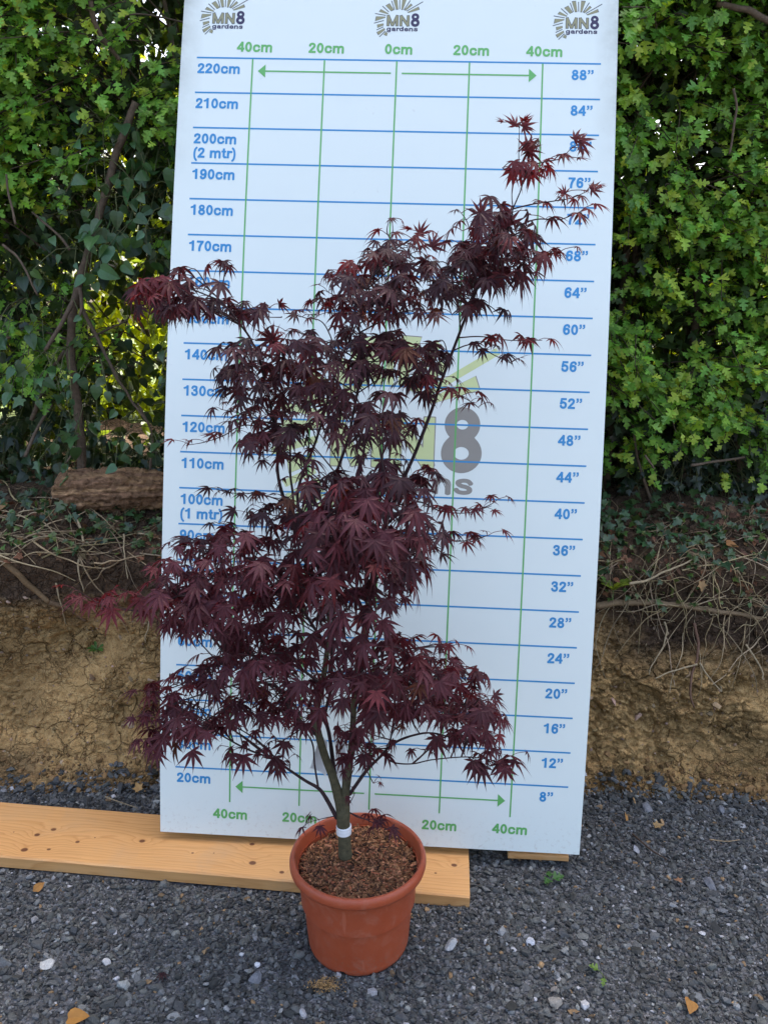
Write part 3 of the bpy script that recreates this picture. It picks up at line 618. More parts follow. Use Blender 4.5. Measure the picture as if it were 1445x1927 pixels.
lab(g.build('leaf_litter', MAT_DRY), 'brown dead leaves scattered among the ivy on the bank top', 'leaf litter', kind='stuff')
def bank_leaf(px, py, s, label, col, tm, d, n):
    g = Geo(); p = bank_hit(px, py) + np.array([0, -.03, .025]); leaves(g, [tm], p[None], np.array([d], float), np.array([n], float), [s], [col])
    lab(g.build('fallen_leaf', MAT_DRY, origin=tuple(p)), label, 'leaf', 'dead leaves on the bank')
bank_leaf(150, 962, .045, 'large tan dead leaf lying just below the log', (.33, .19, .07), IVYA[1], (.6, -.3, -.2), (0, -.8, .6))
bank_leaf(20, 968, .05, 'tan dead leaf among ivy at the left edge of the bank', (.27, .16, .07), IVYA[0], (-.3, -.4, -.3), (0, -.6, .8))
bank_leaf(1305, 1095, .035, 'pale orange dead leaf standing in the dry stems right of the board', (.36, .22, .10), IVYJ[0], (.1, -.3, -1), (.2, -1, .3))
bank_leaf(1350, 1030, .04, 'orange-brown dead leaf lying flat in the right-hand ivy', (.3, .14, .05), IVYA[2], (1, -.3, .0), (0, -.5, .9))
def rosette(px, py, n, s, label, col, name='seedling', up=.5):
    p = bank_hit(px, py) + np.array([0, -.012, .005]); t = thing(name, tuple(p), label, 'plant')
    g = Geo(); a_ = np.arange(n)*2.4; d = np.c_[np.cos(a_), np.sin(a_)*.7-.35, up+.3*rng.random(n)]; nn = np.c_[-np.cos(a_)*.5, -np.sin(a_)*.5-.3, np.ones(n)]
    leaves(g, [leaf_tmpl([(.02, 0), (.06, .25), (.17, .6), (.15, .82), (.06, .97), (0, 1)], .25, .35)], np.tile(p, (n, 1)), d, nn, s*rnd(n, .7, 1.1), np.array(col)*rnd((n, 1), .8, 1.2))
    g.build('foliage', MAT_HAW, t); g = Geo(); tube(g, [p-[0, 0, .03], p+[0, 0, .004]], .003, 5, (.12, .16, .05)); g.build('stem', MAT_STEM, t)
rosette(1146, 1108, 11, .075, 'light green leafy rosette growing on the bank edge right of the board', (.17, .23, .03), up=1.3)
rosette(168, 1250, 8, .035, 'tiny green seedling sprouting from the bare clay left of the board', (.07, .16, .03))

# ------------------------------------------------------------------ measuring board
bow = -1.5
def Bw(u, v, off=0.):
    u, v, off = np.broadcast_arrays(np.asarray(u, float), np.asarray(v, float), np.asarray(off, float))
    s_ = (v-110)/110; q_ = u/60                                  # the sheet is a little barrel-shaped and its print a little uneven
    u = u - .0728 - .047*s_ + .1811*s_**2 + .6368*q_ + .3783*q_*s_ - 1.1187*q_*s_**2
    v = v - .1052 + 1.2298*s_ + .5739*s_**2 - 2.0498*s_**3 + .1057*q_*s_
    w = bow*((v-110)**2-110**2)/110**2; sl_ = 2*bow*(v-110)/110**2
    nl = np.stack([np.zeros_like(v), -sl_, np.ones_like(v)], -1); nl = norm(nl)
    return (np.stack([u, v, w], -1) + nl*off[..., None])/100
def fit_origin():
    # board origin: u=0, v=0 on the face, from the camera fit
    r = np.array([0.025327574214343705, 0.035676061363570266, 0.038062054332454555]); th = np.linalg.norm(r); k = r/th
    K = np.array([[0, -k[2], k[1]], [k[2], 0, -k[0]], [-k[1], k[0], 0]]); RR = np.eye(3)+math.sin(th)*K+(1-math.cos(th))*K@K
    t = np.array([-0.6421149208572093, -14.893238111560548, 214.7820363521391]); m = np.array([[1, 0, 0], [0, -sth, cth], [0, -cth, -sth]])
    return (m@(RR@np.array([0, 110, 0])+t))/100 + [0, 0, CAM_H], np.stack([m@RR@[1, 0, 0], m@RR@[0, -1, 0], m@RR@[0, 0, -1]], 1)
BO, R3 = fit_origin()
bd = thing('measuring_board', tuple(BO), 'tall white measuring board with blue height lines and green width marks, leaning on the hedge', 'board')
bd.rotation_euler = Matrix(R3.tolist()).to_euler()
def bchild(g, name, mats, **kw):
    o = g.build(name, mats); o.parent = bd; return o
g = Geo(); vs = np.linspace(0, 244, 62); us = np.linspace(-60.2, 60.2, 13)
wob = lambda u, v: .12*np.sin(v*.05+u*.02)*np.clip(np.abs(u)/60, 0, 1)
UU, VV = np.meshgrid(us, vs); A = Bw(UU, VV, 0.).reshape(-1, 3); Bk = Bw(UU, VV, -.6).reshape(-1, 3); nu, nv = len(us), len(vs)
i = np.arange(nv-1)[:, None]*nu+np.arange(nu-1)[None]; F = grid(nu, i); n0 = nu*nv
e = [(k, k+1) for k in range(nu-1)] + [((nv-1)*nu+k+1, (nv-1)*nu+k) for k in range(nu-1)] + [((k+1)*nu, k*nu) for k in range(nv-1)] + [(k*nu+nu-1, (k+1)*nu+nu-1) for k in range(nv-1)]
F = np.vstack([F, F[:, ::-1]+n0, [(b_, a_, a_+n0, b_+n0) for a_, b_ in e]])
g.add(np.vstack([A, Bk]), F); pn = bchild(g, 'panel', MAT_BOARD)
def strip(g, u0, v0, u1, v1, w, off, mi=0):
    n = max(2, int(math.hypot(u1-u0, v1-v0)/4)+1); t = np.linspace(0, 1, n); uc, vc = u0+(u1-u0)*t, v0+(v1-v0)*t
    L_ = math.hypot(u1-u0, v1-v0); px_, py_ = -(v1-v0)/L_*w/2, (u1-u0)/L_*w/2
    V = np.vstack([Bw(uc+px_, vc+py_, off), Bw(uc-px_, vc-py_, off)]); k = np.arange(n-1)
    g.add(V, np.stack([k+n, k+n+1, k+1, k], -1), mi=mi)
def poly(g, pts, off, mi=0):
    pts = np.array(pts); V = Bw(pts[:, 0], pts[:, 1], off)
    ar = np.sum(pts[:, 0]*np.roll(pts[:, 1], -1)-np.roll(pts[:, 0], -1)*pts[:, 1]); idx = np.arange(len(pts))[None]
    g.add(V, idx if ar > 0 else idx[:, ::-1], mi=mi)
for v in range(20, 221, 10):
    g = Geo(); strip(g, -55.7, v, 55.8, v, .46, .03); bchild(g, 'height_line', MAT_BLUE)
for u in (-40, -20, 0, 20, 40):
    g = Geo(); strip(g, u, 10.2, u, 219.8, .42, .045); bchild(g, 'width_line', MAT_GREEN)
for v in (216.4, 15.0):
    for s in (-1, 1):
        g = Geo(); strip(g, s*1.5, v, s*36.3, v, .42, .06); poly(g, [(s*36.3, v-1.9), (s*36.3, v+1.9), (s*38.4, v)], .06); bchild(g, 'arrow', MAT_GREEN)
# ---- lettering: bold strokes merged into clean outlines
def EL(cx, cy, rx, ry, w): a_ = np.linspace(0, 2*math.pi, 41); return (np.c_[cx+rx*np.cos(a_), cy+ry*np.sin(a_)], w, False)
def LN(w, *p): return (np.array(p), w, True)
def CV(w, *p): return (smooth_path(p, len(p)*6), w, True)
six = [(.455, .53), (.41, .63), (.30, .657), (.165, .58), (.112, .36), (.13, .17), (.21, .075), (.29, .057), (.40, .11), (.44, .225), (.40, .36), (.29, .405), (.18, .36), (.13, .26)]
GL = {'0': (.556, [EL(.278, .355, .165, .295, .13)]), '1': (.556, [LN(.14, (.32, 0), (.32, .716)), CV(.115, (.32, .655), (.22, .575), (.085, .525))]),
 '2': (.556, [CV(.13, (.105, .50), (.145, .605), (.275, .652), (.405, .60), (.425, .49), (.36, .37), (.22, .22), (.13, .10), (.115, .06)), LN(.125, (.035, .0625), (.51, .0625))]),
 '3': (.556, [CV(.13, (.105, .53), (.15, .625), (.265, .655), (.39, .61), (.40, .50), (.35, .415), (.22, .39)), CV(.13, (.22, .39), (.37, .355), (.435, .235), (.39, .10), (.265, .057), (.14, .10), (.095, .20))]),
 '4': (.556, [LN(.135, (.39, 0), (.39, .716)), LN(.12, (.02, .22), (.53, .22)), LN(.12, (.40, .70), (.07, .235))]),
 '5': (.556, [LN(.125, (.135, .654), (.48, .654)), LN(.12, (.165, .70), (.10, .33)), CV(.13, (.09, .335), (.18, .41), (.28, .425), (.40, .37), (.44, .24), (.39, .10), (.265, .057), (.14, .10), (.095, .19))]),
 '6': (.556, [CV(.13, *six)]), '9': (.556, [CV(.13, *[(.556-x, .712-y) for x, y in six])]),
 '7': (.556, [LN(.126, (.045, .653), (.515, .653)), CV(.14, (.46, .64), (.33, .46), (.25, .25), (.225, 0))]),
 '8': (.556, [EL(.278, .532, .142, .128, .12), EL(.278, .205, .168, .15, .13)]),
 'c': (.556, [CV(.13, (.475, .35), (.42, .435), (.29, .465), (.16, .42), (.11, .26), (.16, .10), (.29, .055), (.42, .09), (.485, .18))]),
 'm': (.889, [LN(.135, (.135, 0), (.135, .519)), CV(.13, (.135, .33), (.21, .435), (.31, .46), (.40, .44), (.445, .36), (.445, .2), (.445, 0)), CV(.13, (.445, .33), (.52, .435), (.62, .46), (.715, .44), (.757, .36), (.757, .2), (.757, 0))]),
 'n': (.611, [LN(.135, (.135, 0), (.135, .519)), CV(.13, (.135, .31), (.23, .435), (.33, .46), (.435, .43), (.475, .34), (.475, .2), (.475, 0))]),
 't': (.333, [LN(.135, (.165, .68), (.165, .1)), CV(.12, (.165, .18), (.18, .085), (.24, .055), (.32, .06)), LN(.105, (.01, .465), (.315, .465))]),
 'r': (.389, [LN(.135, (.135, 0), (.135, .519)), CV(.13, (.135, .24), (.18, .40), (.27, .45), (.395, .435))]),
 '(': (.333, [CV(.115, (.28, .73), (.16, .56), (.115, .26), (.16, -.04), (.28, -.21))]), ')': (.333, [CV(.115, (.05, .73), (.17, .56), (.215, .26), (.17, -.04), (.05, -.21))]),
 '"': (.5, [LN(.13, (.13, .716), (.13, .59)), CV(.07, (.16, .62), (.155, .52), (.075, .455)), LN(.13, (.36, .716), (.36, .59)), CV(.07, (.39, .62), (.385, .52), (.305, .455))]),
 'M': (.833, [LN(.14, (.145, 0), (.145, .716)), LN(.14, (.69, 0), (.69, .716)), LN(.135, (.135, .716), (.4175, .02)), LN(.135, (.70, .716), (.4175, .02))]),
 'N': (.722, [LN(.14, (.145, 0), (.145, .716)), LN(.14, (.577, 0), (.577, .716)), LN(.15, (.125, .70), (.597, .016))]),
 'g': (.611, [EL(.28, .27, .17, .20, .125), CV(.125, (.475, .519), (.475, .2), (.468, -.02), (.43, -.12), (.31, -.155), (.18, -.14), (.105, -.07))]),
 'a': (.556, [CV(.125, (.10, .36), (.16, .435), (.28, .46), (.395, .43), (.425, .33), (.425, .12), (.45, 0)), CV(.11, (.42, .295), (.22, .255), (.12, .2), (.112, .12), (.18, .058), (.29, .065), (.42, .15))]),
 'd': (.611, [EL(.28, .26, .17, .205, .125), LN(.135, (.475, 0), (.475, .716))]),
 'e': (.556, [LN(.095, (.1, .255), (.50, .255)), CV(.125, (.46, .25), (.435, .40), (.29, .465), (.15, .40), (.11, .26), (.16, .10), (.29, .055), (.41, .075), (.485, .15))]),
 's': (.556, [CV(.115, (.47, .36), (.40, .445), (.28, .468), (.15, .43), (.135, .36), (.2, .295), (.36, .245), (.44, .18), (.42, .09), (.29, .055), (.15, .08), (.075, .16))]),
 ' ': (.278, [])}
_gc = {}
def glyph(ch, grow=0.):
    if (ch, grow) in _gc: return _gc[ch, grow]
    h = .02; gx = np.arange(-.08, GL[ch][0]+.12, h); gy = np.arange(-.27, .80, h); PX, PY = np.meshgrid(gx, gy); D = np.full(PX.shape, 9.)
    for pts, w, butt in GL[ch][1]:
        for k in range(len(pts)-1):
            a_, b_ = pts[k], pts[k+1]; ab = b_-a_; l2 = ab@ab
            if l2 < 1e-10: continue
            t = ((PX-a_[0])*ab[0]+(PY-a_[1])*ab[1])/l2; tc = np.clip(t, 0, 1); d = np.hypot(PX-a_[0]-tc*ab[0], PY-a_[1]-tc*ab[1])-w/2
            if butt:                                              # square ends
                l_ = math.sqrt(l2)
                if k == 0: d = np.maximum(d, -t*l_)
                if k == len(pts)-2: d = np.maximum(d, (t-1)*l_)
            D = np.minimum(D, d)
    D -= grow; polys = []
    H, W_ = D.shape
    for r in range(H-1):
        for c in range(W_-1):
            cs = [(r, c), (r, c+1), (r+1, c+1), (r+1, c)]; vals = [D[q] for q in cs]
            if min(vals) >= 0: continue
            out = []
            for k in range(4):
                (r0, c0), (r1, c1) = cs[k], cs[(k+1) % 4]; v0, v1 = vals[k], vals[(k+1) % 4]
                if v0 < 0: out.append((gx[c0], gy[r0]))
                if (v0 < 0) != (v1 < 0):
                    t = v0/(v0-v1); out.append((gx[c0]+(gx[c1]-gx[c0])*t, gy[r0]+(gy[r1]-gy[r0])*t))
            if len(out) >= 3: polys.append(np.array(out))
    _gc[ch, grow] = polys; return polys
def textw(s): return sum(GL[c][0] for c in s)
def text(g, s, u, v, em, off, align='l', mi=0, sx=1., grow=.012):
    x = u - (textw(s)*em*sx/2 if align == 'c' else 0)
    for ch in s:
        by = {}
        for p in glyph(ch, grow) if GL[ch][1] else []: by.setdefault(len(p), []).append(p)
        for n, ps_ in by.items():
            q = np.concatenate(ps_); g.add(Bw(x+q[:, 0]*em*sx, v+q[:, 1]*em, off), np.arange(len(q)).reshape(-1, n), mi=mi)
        x += GL[ch][0]*em*sx
EM = 3.9
for v in range(20, 221, 10):
    g = Geo(); text(g, f'{v}cm', -55.4, v-4.45, EM, .05)
    if v in (100, 200): text(g, f'({v//100} mtr)', -55.4, v-8.45, EM, .05)
    bchild(g, 'height_label', MAT_BLUE)
    g = Geo(); text(g, f'{8+4*(v-20)//10}"', 47.8, v-4.6, EM, .05); bchild(g, 'height_label', MAT_BLUE)
for u in (-40, -20, 0, 20, 40):
    g = Geo(); text(g, f'{abs(u)}cm', u+.4, 221.9, 3.95, .05, 'c'); bchild(g, 'width_label', MAT_GREEN)
    if u != 0: g = Geo(); text(g, f'{abs(u)}cm', u+.2, 5.2, 3.95, .05, 'c'); bchild(g, 'width_label', MAT_GREEN)
RAYS = [[(905, 232), (935, 248), (1158, 175), (1135, 110)], [(835, 180), (862, 196), (1000, 75), (960, 38)], [(762, 170), (795, 172), (868, -70), (775, -75)], [(640, 172), (686, 165), (655, -70), (570, -60)], [(528, 214), (588, 182), (490, 40), (408, 90)], [(450, 288), (462, 268), (308, 178), (265, 235)], [(392, 378), (398, 352), (205, 347), (188, 452)], [(370, 555), (362, 512), (232, 540), (245, 612)], [(405, 662), (388, 626), (232, 716), (270, 782)], [(470, 740), (430, 708), (385, 770), (455, 802)]]
THIN = [(605, 180, 530, -30), (722, 170, 714, -60), (818, 185, 955, -45), (882, 212, 1240, -15), (482, 240, 330, 100), (416, 320, 170, 278), (378, 440, 155, 508), (372, 590, 222, 665), (418, 690, 290, 828)]
def logo(u8, v8, k, big):
    g = Geo(); uz = lambda x: u8+(x-1080)*k; vz = lambda y: v8-(y-417)*k
    o1, o2 = (.01, .02) if big else (.02, .04)
    for r in RAYS:
        pts = [(uz(x), vz(y)) for x, y in r]; c = np.mean(pts, 0)
        if big: poly(g, [c+(np.array(p)-c)*1.04 for p in pts], o1, 1)
        else: poly(g, [c+(np.array(p)-c)*1.12 for p in pts], o1, 1)
        poly(g, pts, o2, 0)
    for x0, y0, x1, y1 in THIN: strip(g, uz(x0), vz(y0), uz(x1), vz(y1), k*(36 if big else 20), o1, 0 if big else 1)
    em = 250*k/.716
    for ch, x0, wd_ in (('M', 445, 255), ('N', 735, 215)):
        sx = wd_*k/((GL[ch][0]-.14)*em); x = uz(x0)-.07*em*sx
        text(g, ch, x, vz(566), em, o1, mi=1, sx=sx, grow=.014 if big else .022); text(g, ch, x, vz(566), em, o2, mi=0, sx=sx, grow=0 if big else -.012)
    e8 = 310*k/.73; text(g, '8', uz(1082)-.278*e8*.95, vz(572)+.0*e8, e8, o2, mi=2, sx=.95)
    eg = 74*k/.519; text(g, 'gardens', uz(440), vz(684), eg, o2, mi=2, sx=710*k/(textw('gardens')*eg))
    bchild(g, 'logo', [MAT_PALEG, MAT_GREY, MAT_GREY] if big else [MAT_OLIVE, MAT_SLATE, MAT_NAVY])
logo(21.7, 116.1, .0562, True)
for u8 in (-44.1, 4.6, 53.8): logo(u8, 231.8, .0123, False)

# ------------------------------------------------------------------ plank and offcut
def plank(name, c, L0, W0, T0, yaw, roll, label, mats):
    g = Geo(); r = .004
    prof_ = [(-W0/2, -T0+r), (-W0/2+r, -T0), (W0/2-r, -T0), (W0/2, -T0+r), (W0/2, -r), (W0/2-r, 0), (-W0/2+r, 0), (-W0/2, -r)]
    xs_ = np.linspace(-L0/2, L0/2, 30); V = np.array([[(x, y, z) for y, z in prof_] for x in xs_]); n = 8
    V[:, :, 2] += .0015*np.sin(xs_*3)[:, None]
    i0 = np.arange(29)[:, None]*n; j = np.arange(n)[None]; F = np.stack([i0+j, i0+n+j, i0+n+(j+1) % n, i0+(j+1) % n], -1).reshape(-1, 4)
    g.add(V.reshape(-1, 3), F); g.order.append((np.array([list(range(n))]), 1)); g.order.append((np.array([list(range(29*n, 30*n))[::-1]]), 1))
    o = g.build(name, mats); o.location = c; o.rotation_euler = (0, roll, yaw); return lab(o, label, 'plank')
roll = .0285; ztop = lambda x: (CAM_H-1.4215) + (-.0285)*(x+.647) 
pk = plank('plank', (ctr[0], ctr[1], ztop(ctr[0])), L0, W0, .038, yaw, roll, 'long knotty pine plank lying on the gravel under the board', [MAT_WOOD, MAT_ENDWOOD])
plank('plank_offcut', (.44, 1.938, CAM_H-1.4510), .17, .09, .018, -.06, .02, 'short wooden offcut wedged under the right corner of the board', [MAT_WOOD, MAT_ENDWOOD])

# ------------------------------------------------------------------ pot, mulch
PX, PY = -.063, 1.618; PZ = gz(PX); Hp = .238
def lathe(g, prf, n=96, col=None):
    a = np.arange(n)*2*math.pi/n; V = np.array([[(PX+r*math.cos(t), PY+r*math.sin(t), PZ+z) for t in a] for r, z in prf]); m = len(prf)
    i0 = np.arange(m-1)[:, None]*n; j = np.arange(n)[None]; g.add(V.reshape(-1, 3), np.stack([i0+j, i0+(j+1) % n, i0+n+(j+1) % n, i0+n+j], -1).reshape(-1, 4), col)
    return V
pot = thing('plant_pot', (PX, PY, PZ), 'terracotta coloured plastic pot holding the red maple on the gravel', 'pot')
g = Geo(); bodyp = [(.0, .012), (.110, .012), (.1105, .011), (.1105, -.003), (.118, -.004), (.1215, -.002), (.1232, .004), (.1242, .010), (.1243, .0115), (.1245, .0155), (.1250, .020), (.1335, .125), (.1385, .172), (.1405, .174), (.1412, .178), (.1435, .208)]
lathe(g, bodyp)
a = np.arctan2(g.v[0][:, 1]-PY, g.v[0][:, 0]-PX)
for a0 in np.radians([-108, 12, 132]):                # drainage notches in the foot
    m = (np.abs((a-a0+math.pi) % (2*math.pi)-math.pi) < .055) & (g.v[0][:, 2] < PZ+.0105) & (np.hypot(g.v[0][:, 0]-PX, g.v[0][:, 1]-PY) > .11); g.v[0][m, 2] = PZ+.006+.3*(g.v[0][m, 2]-PZ)
g.build('body', MAT_POT, pot, True)
g = Geo(); rim = [(.1435, .209), (.151, .2075), (.159, .209), (.1632, .2125), (.1650, .219), (.1648, .227), (.1628, .2335), (.159, .2372), (.1555, .238), (.1525, .2365), (.1512, .232), (.1465, .215), (.142, .18), (.139, .12)]
lathe(g, rim); g.build('rim', MAT_POT, pot, True)
g = Geo(); n = 5200; r = np.sqrt(rng.random(n))*.1365; a = rnd(n, 0, 2*math.pi)
P = np.c_[PX+r*np.cos(a), PY+r*np.sin(a), PZ+.205+.008*vnoise(np.c_[r*np.cos(a), r*np.sin(a), r*0]*30)+rnd(n, -.004, .006)-.003*(r/.1365)**3]
box = np.array([(x, y, z) for z in (-.5, .5) for y in (-.5, .5) for x in (-.5, .5)]); bf = np.array([(0, 2, 3, 1), (4, 5, 7, 6), (0, 1, 5, 4), (2, 6, 7, 3), (0, 4, 6, 2), (1, 3, 7, 5)])
box[:, 0] *= 1-.5*(box[:, 1] > 0)*rng.random(8)
ck = np.array([(.15, .068, .03), (.085, .038, .02), (.24, .12, .058), (.32, .14, .075), (.045, .022, .014), (.21, .07, .034)])[rng.choice(6, n, p=[.3, .2, .2, .12, .08, .10])]*rnd((n, 1), .8, 1.7)
inst(g, (box, bf), P, frames(norm(rvec(n)*[1, 1, .35]), norm(np.array([0, 0, 1.])+.5*rvec(n))), np.c_[rnd(n, .0025, .0065), rnd(n, .006, .021), rnd(n, .0012, .003)], ck)
rr_ = np.linspace(0, .1405, 10); aa_ = np.arange(48)*2*math.pi/48
V = np.array([[(PX+q*math.cos(t), PY+q*math.sin(t), PZ+.200) for t in aa_] for q in rr_]); i0 = np.arange(9)[:, None]*48; j = np.arange(48)[None]
g.add(V.reshape(-1, 3), np.stack([i0+j, i0+48+j, i0+48+(j+1) % 48, i0+(j+1) % 48], -1).reshape(-1, 4), (.04, .023, .015))
lab(g.build('bark_mulch', MAT_CHIP), 'loose brown bark chips filling the terracotta pot', 'mulch', kind='stuff')

# ------------------------------------------------------------------ japanese maple
YT = 1.618
def W3(px, py, dz): return atY(px, py, YT+dz)
LOB = [0, 27, -27, 57, -57, 96, -96]; LEN = [1, .95, .95, .80, .80, .45, .45]
def maple_tmpl(seed):
    r = np.random.default_rng(seed); V = []; F = []; curl = r.uniform(.2, .8); fold = r.uniform(.12, .5)
    for a, l in zip(LOB, LEN):
        if abs(a) == 96 and r.random() < .25: continue
        a = math.radians(a*r.uniform(.88, 1.1)); l *= r.uniform(.88, 1.08)
        t = np.array([0, .17, .28, .40, .53, .68, .83, 1.]); w = np.array([.03, .078, .092, .100, .086, .052, .018, 0])*(.62+.38*l)*.76
        lat = r.uniform(-.06, .06); pc = r.uniform(-.12, .12); b = len(V)
        for k, s in ((0, 0), (1, 1), (2, -1)):
            for ti, wi in zip(t, w):
                y = ti*l; x = s*wi + lat*ti*ti; rr = y
                X_ = x*math.cos(a)+y*math.sin(a); Y_ = -x*math.sin(a)+y*math.cos(a)
                V.append((X_, Y_, fold*abs(s)*wi - curl*rr*rr*.8 + pc*rr - .10*abs(math.sin(a))*rr*rr))
        n = len(t)
        for k in range(n-1): F += [(b+k, b+n+k, b+n+k+1, b+k+1), (b+k, b+k+1, b+2*n+k+1, b+2*n+k)]
    return np.array(V), np.array(F)
MAP = [maple_tmpl(s) for s in range(12)]
tree = thing('japanese_maple', (PX, PY, PZ+.2), 'tall multi-stemmed Japanese maple with dark purple-red leaves growing in the pot', 'tree')
COLS = {'p': (.052, .018, .024), 'm': (.076, .019, .026), 'r': (.110, .019, .023), 'o': (.10, .035, .018), 'd': (.036, .016, .021)}
def lcol(n, key):
    base = np.array([COLS[key]]*n)
    x = rng.random(n); base[x < .06] = COLS['r']; base[(x > .12) & (x < .14)] = COLS['o']; base[x > .8] = COLS['d' if key == 'p' else 'm']
    return base*rnd((n, 1), .7, 1.3)
class Limb:
    def __init__(s): s.wood, s.leaf = Geo(), Geo()
LIMBS = {}
def limbof(k): return LIMBS.setdefault(k, Limb())
wcol, gcol = (.045, .026, .028), (.085, .075, .042)
SK = []                                          # skeleton points for twigs to grow from: (pos, limb)
def stem(key, pts, col=wcol, sides=8):
    P = np.array([W3(a, b, c) for a, b, c, r in pts]); R = np.array([p[3] for p in pts])/100
    n = len(pts)*6; Q = smooth_path(P, n); rr = np.interp(np.linspace(0, len(pts)-1, n), np.arange(len(pts)), R)
    rr = rr*(1+.07*vnoise(Q*80)) ; tube(limbof(key).wood, Q, rr, sides, col)
    for q in Q[::2]: SK.append((q, key))
stem('trunk', [(650, 1612, 0, 1.75), (649, 1600, 0, 1.6), (648, 1578, 0, 1.5), (646, 1552, 0, 1.62), (646, 1532, 0, 1.7), (647, 1518, 0, 1.2)], gcol, 16)
stem('trunk', [(643, 1545, 0, 1.1), (641, 1520, 0, 1.25), (636, 1496, 0, 1.2), (626, 1462, 0, 1.0), (612, 1425, 0, .92), (600, 1385, 0, .88), (593, 1352, 0, .88), (598, 1325, 0, .75), (607, 1285, 0, .68), (615, 1230, .02, .62), (620, 1180, .03, .55), (612, 1120, .04, .5)], gcol, 12)
stem('trunk', [(650, 1540, 0, 1.1), (650, 1496, 0, 1.1), (655, 1450, .01, 1.0), (661, 1410, .02, .85), (664, 1370, .02, .75), (667, 1300, .03, .68), (674, 1240, .03, .62), (684, 1190, .04, .57), (692, 1130, .05, .5)], gcol, 12)
stem('trunk', [(632, 1475, .02, .55), (626, 1430, .03, .5), (620, 1385, .03, .45), (612, 1345, .03, .42), (622, 1300, .02, .42), (625, 1230, 0, .42), (628, 1150, -.01, .4)], wcol, 10)
stem('A', [(612, 1120, .04, .5), (596, 1060, .04, .45), (575, 1010, .05, .42), (553, 975, .05, .4), (535, 940, .05, .38), (523, 893, .05, .36), (521, 830, .05, .33), (510, 770, .04, .3), (498, 715, .02, .28), (486, 672, 0, .26), (470, 635, -.02, .23), (448, 605, -.03, .2), (424, 575, -.04, .17), (393, 544, -.05, .14), (363, 520, -.06, .11), (346, 516, -.06, .07)])
stem('B', [(692, 1130, .05, .5), (705, 1060, .06, .48), (725, 990, .08, .45), (748, 925, .08, .43), (780, 855, .08, .4), (813, 769, .07, .37), (827, 726, .06, .35), (861, 636, .05, .3), (889, 563, .03, .26), (908, 525, .02, .23), (939, 478, 0, .2), (960, 418, -.01, .16), (965, 392, -.01, .14)])
stem('C', [(965, 392, -.01, .14), (981, 354, -.02, .11), (982, 340, -.02, .1), (977, 310, -.02, .09), (976, 280, -.02, .08), (977, 250, -.02, .07), (977, 238, -.02, .05)])
stem('C', [(965, 392, -.01, .12), (963, 365, 0, .1), (966, 335, .01, .08), (970, 320, .01, .06)])
stem('D', [(628, 1150, -.01, .4), (624, 1060, 0, .4), (618, 1000, 0, .38), (620, 930, .02, .36), (640, 870, .02, .34), (655, 825, .02, .32), (665, 776, .02, .3), (676, 713, .02, .27), (678, 651, .01, .24), (676, 597, 0, .2), (690, 545, 0, .16), (720, 480, -.01, .13), (738, 440, -.01, .1), (738, 415, -.02, .06)])
stem('E', [(575, 1010, .05, .36), (560, 940, .03, .33), (570, 890, .03, .31), (597, 822, .04, .28), (631, 704, .05, .24), (659, 636, .06, .18), (680, 590, .07, .12)])
stem('E', [(553, 975, .05, .3), (551, 930, .06, .28), (546, 885, .06, .26), (548, 800, .06, .2), (556, 730, .06, .15)])
stem('F', [(664, 1350, .02, .5), (680, 1270, .05, .45), (690, 1199, .07, .43), (698, 1150, .09, .4), (690, 1080, .1, .35), (676, 1000, .1, .32), (672, 930, .1, .28), (684, 850, .1, .24), (700, 790, .1, .18)])
# lower limbs
stem('G', [(634, 1540, 0, .5), (613, 1502, -.01, .48), (599, 1484, -.02, .42), (575, 1470, -.03, .36), (545, 1450, -.05, .3), (515, 1430, -.07, .25), (460, 1408, -.09, .2), (400, 1375, -.12, .15), (360, 1355, -.14, .1)])
stem('G', [(599, 1484, -.02, .26), (592, 1440, 0, .22), (588, 1400, .01, .2), (570, 1370, 0, .15), (540, 1330, -.02, .12)])
stem('H', [(594, 1382, 0, .5), (570, 1362, -.03, .42), (548, 1335, -.05, .36), (530, 1300, -.08, .3), (490, 1285, -.11, .24), (440, 1290, -.14, .2), (370, 1310, -.18, .15), (310, 1330, -.2, .1)])
stem('I', [(658, 1495, 0, .45), (690, 1450, -.02, .42), (715, 1425, -.04, .36), (740, 1400, -.06, .3), (775, 1385, -.08, .24), (815, 1380, -.1, .18), (870, 1395, -.12, .12)])
stem('I', [(722, 1420, -.04, .2), (740, 1435, -.06, .17), (775, 1438, -.08, .15), (815, 1430, -.1, .13), (880, 1425, -.12, .12), (930, 1432, -.14, .1), (950, 1440, -.15, .08)])
stem('I', [(732, 1408, -.05, .2), (740, 1370, -.03, .16), (757, 1335, -.02, .12), (780, 1310, -.02, .1)])
stem('J', [(667, 1300, .03, .4), (700, 1285, -.02, .35), (760, 1290, -.07, .28), (830, 1310, -.11, .2), (890, 1335, -.13, .14), (940, 1375, -.14, .08)])
stem('J', [(674, 1245, .03, .35), (720, 1235, .02, .28), (780, 1220, .0, .2), (850, 1225, -.02, .12), (880, 1290, -.03, .08)])
stem('K', [(605, 1290, 0, .35), (570, 1262, -.04, .3), (520, 1240, -.08, .24), (450, 1235, -.12, .18), (390, 1265, -.16, .1)])
stem('L', [(614, 1215, .02, .4), (590, 1180, 0, .36), (560, 1140, -.03, .3), (500, 1110, -.08, .25), (420, 1100, -.13, .2), (340, 1120, -.18, .14), (270, 1150, -.2, .1), (215, 1140, -.21, .07)])
stem('L', [(560, 1140, -.03, .25), (500, 1070, -.03, .2), (430, 1040, -.05, .15), (350, 1040, -.08, .1)])
stem('M', [(690, 1120, .06, .3), (720, 1060, 0, .28), (760, 1010, -.04, .22), (800, 1005, -.06, .16), (860, 1018, -.08, .1), (905, 1012, -.09, .07)])
